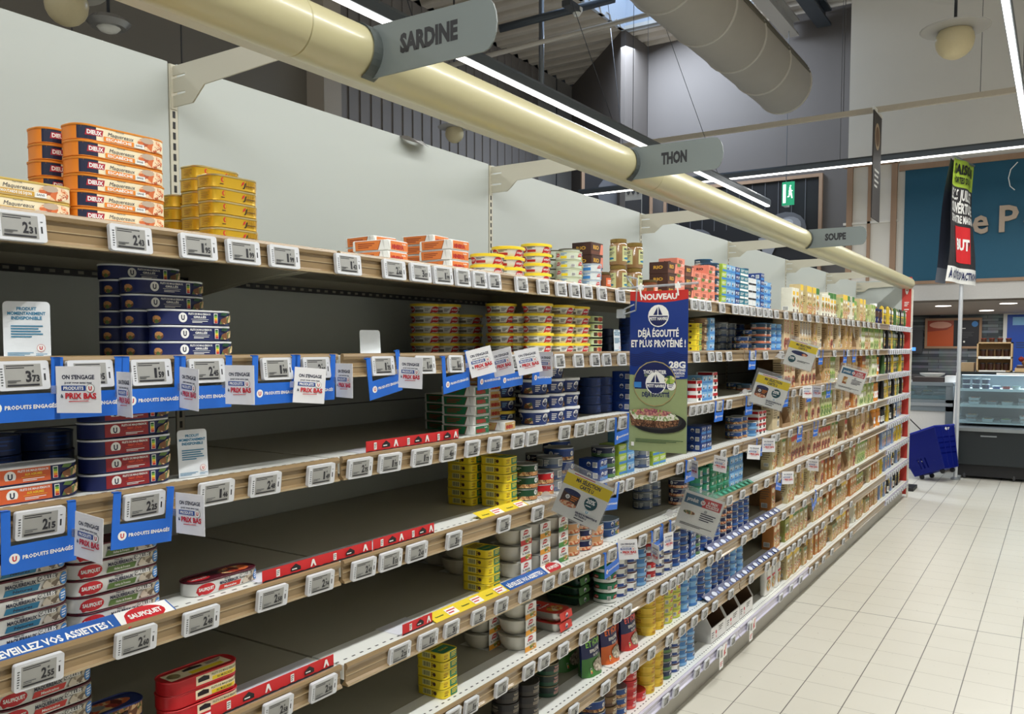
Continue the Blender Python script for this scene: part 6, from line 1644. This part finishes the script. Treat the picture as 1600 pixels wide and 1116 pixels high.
# dark serve-over chiller
t = empty('chilled_counter', (-1.02, 10.97, 0)); tag(t, 'black fronted chilled display counter with glass case at the aisle end', 'counter')
M_CB = mat((26, 34, 38), .35); M_ST = mat((150, 156, 160), .35, .5); M_PALE = mat((214, 216, 214), .35)
mb = MB(); mb.box((0, 0, .17), (3.2, .95, .57), M_CB, .01); mb.box((.05, .08, .03), (3.1, .9, .17), BLK); base_ = mb.build('base', t)
mb = MB(); mb.prism([(-.03, .56), (-.05, .60), (.95, .64), (.95, .56)], 'x', -.03, 3.2, M_ST); mb.build('worktop_edge', t)
mb = MB(); mb.box((.28, -.012, .50), (.44, 0, .515), M_ST); mb.build('handle', base_)
for x in (.12, .62):
    mb = MB(); mb.lathe([(.03, -.012), (.035, 0), (.03, .012)], DGY, (x, .1, .035), 12, 'x'); mb.build('castor', base_)
mb = MB(); mb.box((0, .5, .62), (3.2, .95, .66), M_ST)
mb.box((.02, .12, .64), (3.2, .9, .655), M_PALE); mb.box((.03, .22, .84), (3.2, .82, .85), M_PALE); mb.box((.04, .32, 1.02), (3.2, .82, 1.03), M_PALE)
for y, z in ((.215, .845), (.315, 1.025)): mb.box((.03, y, z - .02), (3.2, y + .004, z + .012), WHT)
mb.build('glass_shelf', t)
mb = MB(); mb.prism([(.10, .64), (.11, .64), (.31, 1.2), (.30, 1.2)], 'x', .0, 3.2, CG); mb.build('front_glass', t)
mb = MB(); mb.prism([(.08, .62), (.11, .62), (.32, 1.22), (.29, 1.22)], 'x', -.015, .012, M_PALE); mb.build('case_edge', t)
mb = MB(); mb.box((0, .3, 1.2), (3.2, .95, 1.235), M_CB); mb.box((.0, .9, .64), (3.2, .95, 1.2), mat((110, 122, 130), .5)); mb.box((.4, .29, 1.205), (.7, .3, 1.225), WHT); top_ = mb.build('case_top', t)
mb = MB(); mb.box((.03, .5, 1.188), (3.1, .54, 1.2), emis((240, 245, 255), 5.0)); mb.build('lamp_strip', top_)
area('counter_lamp', (.3, 11.49, 1.18), 2.6, .05, 22, (.92, .96, 1.0))


def pot(loc, r, h, m, lid, name, label, grp, cat='pot'):
    mb = MB(); mb.lathe([(r * .86, 0), (r, h * .85), (r * .98, h * .86)], m, (0, 0, 0), 14); o = mb.build(name, loc=loc)
    mb = MB(); mb.lathe([(r * 1.03, h * .84), (r * 1.04, h), (r * .9, h)], lid, (0, 0, 0), 14); mb.build('lid', o); tag(o, label, cat, grp); return o


def traybox(loc, w, d, h, m, c, name, label, grp):
    mb = MB(); loft(mb, w, d, .02, [(0, .012), (.003, .008), (h, 0), (h, .004), (h * .7, .008)], m, 3); o = mb.build(name, loc=loc, rot=(0, 0, pi / 2))
    mb = MB(); loft(mb, w - .02, d - .02, .015, [(h * .7, 0), (h * .85, .002), (h * 1.15, .02)], c, 3); mb.build('food', o); tag(o, label, 'food tray', grp); return o


n = 0
for i in range(3):
    for j in range(2):
        pot((-.93 + i * .10, 11.36, 1.031 + j * .062), .043, .058, NAVY, WHT, 'dip_pot', 'navy pot, %s, %s row, left end of the case top level' % (('left', 'middle', 'right')[i], ('lower', 'upper')[j]), 'navy pots in the glass case')
for i, m in enumerate((MBL, REDM, SGY)): pot((-.62 + i * .1, 11.36, 1.031), .042, .04, m, (WHT, BLK, GRN)[i], 'dip_pot', '%s pot beside the stacked navy pots in the case' % ('blue', 'red', 'grey')[i], 'small pots in the glass case')
fc = [F_OR, F_VG, F_GR, F_CR, F_RD, F_BR]
k = 0
for lv, (y, z) in enumerate(((11.18, .656), (11.29, .851))):
    xx = -.93
    while xx < .5:
        w = random.choice([.13, .15, .18]); hi = 2 if (k % 3 == 0) else 1
        for j in range(hi):
            o = traybox((xx + w / 2, y + .06, z + j * .043), .12, w - .01, .036, M_PALE if k % 2 else STL, fc[(k + j) % 6], 'food_tray', 'food tray, %s from left on the %s level of the case%s' % (ordw(k - (0 if lv == 0 else kk) + 1), ('bottom', 'middle')[lv], ', upper of two' if j else (', lower of two' if hi == 2 else '')), 'food trays in the glass case')
        xx += w + .015; k += 1
    kk = k
# wooden rack of dark jars on top
t = empty('jar_rack', (-.83, 11.3, 1.236)); tag(t, 'wooden rack with two levels of dark jars on the counter top', 'rack')
mb = MB(); MW = mat((206, 176, 132), .6, 0, .12, 20)
for x in (0, .345): mb.box((x, 0, 0), (x + .015, .25, .345), MW)
for z in (0, .155, .33): mb.box((0, 0, z), (.36, .25, z + .015), MW)
mb.box((0, .24, 0), (.36, .25, .345), MW); mb.box((0.015, -.002, .15), (.345, 0, .18), WHT); mb.box((0.03, -.004, .0), (.30, 0, .018), WHT); mb.build('rack_frame', t)
for lv in range(2):
    for i in range(4):
        pot((-.77 + i * .08, 11.37, 1.236 + .016 + lv * .155), .032, .09, mat((60, 34, 26), .25), BLK, 'honey_jar', 'dark jar, %s from left, %s level of the wooden rack' % (ordw(i + 1), ('lower', 'upper')[lv]), 'dark jars in the wooden rack', 'jar')
for i in range(4): pot((-.77 + i * .085, 11.4, 1.582), .03, .045, mat((70, 40, 30), .3), mat((150, 60, 40), .4), 'honey_jar', 'small jar, %s from left, on top of the wooden rack' % ordw(i + 1), 'small jars on top of the rack', 'jar')
mb = MB(); mb.box((-1.0, 11.35, 1.236), (-.86, 11.65, 1.34), mat((170, 146, 112), .6)); tag(mb.build('kraft_box'), 'plain brown box left of the wooden jar rack', 'box')
t = empty('produce_tray', (-.44, 11.3, 1.236)); tag(t, 'wooden tray heaped with red and green vegetables, right of the rack', 'tray')
mb = MB(); mb.box((0, 0, 0), (.6, .45, .045), MW); mb.box((.015, .015, .045), (.585, .435, .075), BRN); mb.build('tray_box', t)
mb = MB()
for i in range(46):
    x, y = random.uniform(.05, .55), random.uniform(.05, .4); r = random.uniform(.028, .045); z = .075 + random.uniform(0, .14) * (1 - abs(x - .3) * 1.5); c = random.choice([mat((150, 44, 36), .4), mat((90, 130, 60), .5), mat((196, 150, 110), .5), mat((120, 60, 50), .4)])
    mb.lathe([(r * .3, -r), (r * .85, -r * .5), (r, 0), (r * .8, r * .55), (r * .2, r * .95)], c, (x, y, z), 9)
mb.lathe([(.02, .2), (.12, .22), (.16, .28), (.13, .34), (.04, .38)], mat((90, 140, 70), .6), (.3, .25, 0), 14); v_ = mb.build('vegetables', t); v_['kind'] = 'stuff'

# grey chiller on the left
t = empty('chest_chiller', (-2.18, 11.5, 0)); tag(t, 'grey and white chiller with glass sides behind the red end panel', 'chiller')
MG = mat((128, 138, 144), .4, .2)
mb = MB(); mb.box((0, 0, .1), (1.02, .9, .74), mat((222, 220, 216), .45)); mb.box((.04, .04, 0), (1.0, .86, .1), BLK); mb.build('body', t)
mb = MB(); mb.box((-.01, -.02, .74), (1.1, .9, .88), MG); mb.box((-.01, -.03, .80), (1.1, -.02, .84), mat((170, 176, 180), .35, .4)); mb.box((-.01, -.03, 1.05), (1.1, .9, 1.09), MG); mb.build('rim', t)
mb = MB(); mb.box((1.02, -.02, .1), (1.1, .06, 1.08), MG); mb.box((1.02, .3, .1), (1.1, .36, 1.08), MG); mb.box((1.02, .82, .1), (1.1, .9, 1.08), MG); mb.build('corner_post', t)
mb = MB(); mb.box((.0, -.01, .89), (1.04, -.004, 1.05), CG); mb.build('side_glass', t)
mb = MB(); mb.box((.0, .02, .88), (1.03, .8, .93), mat((150, 168, 172), .5)); mb.build('inner_shelf', t)
for i in range(4): traybox((-1.95 + i * .19, 11.62, .931), .13, .15, .05, CG if i % 2 else STL, fc[i], 'food_tray', 'food tray behind the chiller glass, %s from left' % ordw(i + 1), 'food trays in the chiller')
mb = MB(); mb.lathe([(.05, 0), (.13, .02), (.15, .035), (.15, .04)], WHT, (-1.38, 12.05, 1.09), 20); mb.lathe([(.04, .04), (.14, .08), (.15, .1)], WHT, (-1.38, 12.05, 1.09), 20); o = mb.build('serving_bowl'); tag(o, 'stack of white serving bowls on the grey chiller', 'bowl')
mb = MB(); mb.box((-1.55, 11.6, 1.09), (-1.2, 11.85, 1.15), mat((60, 50, 48), .6)); tag(mb.build('wicker_tray'), 'dark low tray on the grey chiller', 'tray')
mb = MB(); mb.box((-1.19, 11.62, 1.091), (-1.04, 11.85, 1.17), M_PALE); tag(mb.build('plastic_tub'), 'white plastic tub on the grey chiller right end', 'tub')

# pictures on the stone strip wall
t = empty('menu_panel', (-1.62, 16.88, 1.5)); tag(t, 'framed panel, orange food on the left and dark text half, on the stone wall', 'picture')
mb = MB(); mb.box((-.41, -.02, .04), (.41, 0, .5), mat((24, 26, 36), .4)); mb.box((-.45, -.04, .0), (.45, -.01, .04), M_WOODFR); mb.box((-.45, -.04, .5), (.45, -.01, .54), M_WOODFR); mb.box((-.45, -.04, .04), (-.41, -.01, .5), M_WOODFR); mb.box((.41, -.04, .04), (.45, -.01, .5), M_WOODFR); mb.build('frame', t)
mb = MB(); put_print(mb, [('r', -410, 40, 10, 500, mat((190, 84, 40), .4)), ('p', [(-410, 300), (-100, 330), (10, 420), (10, 500), (-410, 500)], mat((150, 60, 40), .4)), ('p', ell(-200, 420, 180, 60, 14), mat((206, 150, 130), .4)), ('ls', 80, 180, 330, 300, 4, DGY), ('ls', 120, 340, 240, 370, 1, WHT), ('e', 340, 430, 50, 50, SKY), ('e', 180, 120, 16, 16, WHT)], plane_map((0, -.0205, 0), (1, 0, 0), (0, 0, 1)), lift=.001); mb.build('printed_face', t)
t = empty('blue_poster', (-.35, 16.88, 1.0)); tag(t, 'bright blue poster with white frame on the stone wall at right edge', 'poster')
mb = MB(); mb.box((-.5, -.03, 0), (.9, 0, 1.13), M_PALE); mb.box((-.44, -.035, .035), (.84, -.03, 1.08), mat((14, 70, 170), .35)); put_print(mb, [('r', -360, 900, -180, 1040, LBL), ('ls', -300, 500, 200, 620, 3, mat((40, 60, 90), .5))], plane_map((0, -.036, 0), (1, 0, 0), (0, 0, 1)), lift=.001); mb.build('poster_face', t)
t = empty('wall_terminal', (-2.25, 16.88, 1.42)); tag(t, 'grey wall panel with small lit blue screen beside the red end panel', 'terminal')
mb = MB(); mb.box((-.15, -.06, 0), (.15, 0, .42), mat((70, 74, 80), .5)); mb.box((-.04, -.064, .04), (.04, -.06, .10), emis((70, 130, 220), 2)); mb.build('terminal_body', t)
for i, (x, y) in enumerate(((-1.4, 13.2), (-.6, 12.9), (.4, 13.2), (-1.0, 15.2))):
    mb = MB(); mb.lathe([(.10, -.004), (.10, 0), (.08, .002)], emis((255, 250, 240), 5), (x, y, 2.098), 16); tag(mb.build('recessed_spotlight'), 'round recessed lamp in the counter ceiling, %s' % ('far left', 'middle front', 'right', 'rear')[i], 'spotlight', 'recessed lamps over the counter')

# blue wheeled shopping basket, tilted
MBK = mat((16, 36, 150), .35, 0, .04, 20)
t = empty('shopping_basket', (-1.15, 10.68, .10)); tag(t, 'blue wheeled shopping basket tilted on its wheels near the end panel', 'shopping basket')
t.rotation_euler = Euler((0, math.radians(-22), math.radians(-24)), 'XYZ')
mb = MB(); b0, b1, h = (.185, .14), (.265, .20), .47
def lerp(a, b, s): return a + (b - a) * s
nz = 8
for sx in (-1, 1):      # end walls: slats between posts
    for j in range(nz):
        s0, s1 = j / nz, (j + (1.0 if j in (0, 1, 6, 7) else .72)) / nz
        for a, b in ((-1, 1),):
            x0, x1 = lerp(b0[0], b1[0], s0) * sx, lerp(b0[0], b1[0], s1) * sx; y0, y1 = lerp(b0[1], b1[1], s0), lerp(b0[1], b1[1], s1)
            q = [(x0, -y0, s0 * h), (x0, y0, s0 * h), (x1, y1, s1 * h), (x1, -y1, s1 * h)]; mb.face(q, MBK)
    for f in (-1, -.33, .33, 1):
        mb.tube([(b0[0] * sx, b0[1] * f * .98, 0), (b1[0] * sx, b1[1] * f * .98, h)], .006, MBK, 6)
for sy in (-1, 1):
    for j in range(nz):
        s0, s1 = j / nz, (j + (1.0 if j in (0, 3, 6, 7, 4) else .8)) / nz
        x0, x1 = lerp(b0[0], b1[0], s0), lerp(b0[0], b1[0], s1); y0, y1 = lerp(b0[1], b1[1], s0) * sy, lerp(b0[1], b1[1], s1) * sy
        if j in (1, 2):   # slots
            for i in range(9):
                f0 = -1 + i * 2 / 9; f1 = f0 + 2 / 9 * (.6 if 2 <= i <= 4 else 1.0); mb.face([(x0 * f0, y0, s0 * h), (x0 * f1, y0, s0 * h), (x1 * f1, y1, (j + 1) / nz * h), (x1 * f0, y1, (j + 1) / nz * h)], MBK)
        else: mb.face([(-x0, y0, s0 * h), (x0, y0, s0 * h), (x1, y1, (j + 1) / nz * h if j else s1 * h), (-x1, y1, (j + 1) / nz * h if j else s1 * h)], MBK)
mb.face([(-b0[0], -b0[1], 0), (b0[0], -b0[1], 0), (b0[0], b0[1], 0), (-b0[0], b0[1], 0)], MBK)
bmesh.ops.solidify(mb.bm, geom=mb.bm.faces[:], thickness=.003)
body_ = mb.build('basket_body', t)
mb = MB(); rp = [(-b1[0], -b1[1], h), (b1[0], -b1[1], h), (b1[0], b1[1], h), (-b1[0], b1[1], h), (-b1[0], -b1[1], h)]
mb.tube(rp, .012, MBK, 8); mb.build('rim', t)
mb = MB(); put_print(mb, [('e', 0, 0, 16, 18, WHT), ('ls', 24, -14, 70, 14, 2, WHT), ('ls', -30, -14, -18, 14, 1, WHT)], plane_map((b1[0] + .012, .0, h * .92), (0, 1, 0), (.15, 0, 1)), lift=.001); mb.build('white_logo', body_)
mb = MB(); mb.box((-b1[0] + .04, -b1[1] - .014, h - .1), (-b1[0] + .1, -b1[1] - .010, h - .04), WHT); mb.build('white_sticker', body_)
for x in (-.13, .13):
    for y in (-.1, .1):
        mb = MB(); mb.lathe([(.02, -.012), (.028, -.006), (.028, .006), (.02, .012)], BLK, (x, y, -.02), 12, 'y'); mb.build('wheel', t)
mb = MB(); mb.tube([(-.10, -b1[1], h), (-.24, -b1[1] + .04, h + .30), (-.24, b1[1] - .04, h + .30), (-.10, b1[1], h)], .007, BLK, 8); mb.build('handle', t)
# dark stand just behind the end panel
mb = MB(); mb.prism([(-1.40, 9.8), (-1.34, 9.8), (-1.34, 9.9), (-1.40, 9.9)], 'z', .05, 1.15, mat((26, 26, 28), .6)); mb.box((-1.44, 9.7, 0), (-1.26, 10.0, .035), mat((30, 30, 32), .6)); tag(mb.build('black_stand'), 'narrow black stand behind the red end panel', 'stand')

# pole banner
GR0 = mat((52, 50, 52), .55)
TLc, TRc = at_y(1490, 245, 10.42), at_y(1522, 261, 11.02); BLc, BRc = at_y(1477, 439, 10.42), at_y(1523, 447, 11.02)
t = empty('pole_banner', (TLc.x, TLc.y, 0)); tag(t, 'tall black and green opening banner on a pole by the counter', 'banner'); o0 = Vector((TLc.x, TLc.y, 0))


def bq(u, v):      # u 0..1 across, v 0..1 from bottom
    w = .018 * math.sin(u * 9 + v * 3) + .012 * math.sin(v * 7)
    p = (BLc * (1 - u) + BRc * u) * (1 - v) + (TLc * (1 - u) + TRc * u) * v
    return p + Vector((w, -w * .5, 0)) - o0


mb = MB(); bw2 = 700.0; bh2 = 1500.0; N = 12
def fmb(u, v, off): return bq(u * 1000 / bw2, v * 1000 / bh2) + Vector((.83, -.5, 0)).normalized() * (off * 6)
bands = [(0, 190, WHT), (190, 1180, GR0), (1180, 1500, LIM)]
for a, b, m in bands:
    k = mb.mi(m); 
    for j in range(6):
        v0, v1 = a + (b - a) * j / 6, a + (b - a) * (j + 1) / 6
        for i in range(N):
            q = [fmb(x / 1000, y / 1000, 0) for x, y in ((bw2 * i / N, v0), (bw2 * (i + 1) / N, v0), (bw2 * (i + 1) / N, v1), (bw2 * i / N, v1))]
            mb.face(q, m, True)
cutsb = [bw2 * i / N for i in range(1, N)]
put_print(mb, [('t', 'LE 29 JUILLET', 350, 1090, 120, WHT, 620, .04), ('t', 'OUVERTURE', 350, 930, 120, WHT, 620, .04), ('t', 'DE VOTRE MAGASIN', 350, 790, 90, WHT, 620, .035), ('r', 180, 250, 520, 700, mat((214, 44, 48), .5)), ('t', 'BUT', 350, 480, 130, WHT, 270, .045), ('t', "À CÔTÉ D'ACTION", 350, 95, 90, NAVY, 640, .035), ('t', 'SAISON', 350, 1390, 110, BLK, 560, .035), ('t', 'PORTES DU VAL', 350, 1260, 70, BLK, 500, .04)], fmb, cutsb, lift=.0003)
mb.build('printed_sheet', t)
mb = MB(); BL2, BR2 = at_y(1462, 441, 10.8), at_y(1484, 443, 10.95); g0 = [TLc - o0, TRc - o0 + Vector((-.06, 0, 0)), BR2 - o0, BL2 - o0]
for j in range(8):
    for i in range(3):
        def qq(u, v): return (g0[0] * (1 - u) + g0[1] * u) * (1 - v) + (g0[3] * (1 - u) + g0[2] * u) * v + Vector((-.03 - .02 * math.sin(v * 5 + u * 3), .03, 0))
        mb.face([qq(i / 3, j / 8), qq((i + 1) / 3, j / 8), qq((i + 1) / 3, (j + 1) / 8), qq(i / 3, (j + 1) / 8)], mat((62, 66, 84), .6) if j < 7 else mat((130, 136, 150), .6), True)
mb.build('rear_sheet', t)
pc = at_y(1502, 450, 10.86)
mb = MB(); mb.tube([(pc.x - o0.x, 10.86 - o0.y, .0), (pc.x - o0.x, 10.86 - o0.y, 3.5)], .022, mat((206, 210, 214), .3, .3), 12); mb.lathe([(.05, 0), (.05, .02), (.03, .03)], M_ST, (pc.x - o0.x, 10.86 - o0.y, 0), 20); mb.build('pole', t)
mb = MB(); mb.tube([TLc - o0 + Vector((0, 0, .01)), TRc - o0 + Vector((0, 0, .01))], .012, M_ST, 8); mb.build('top_bar', t)
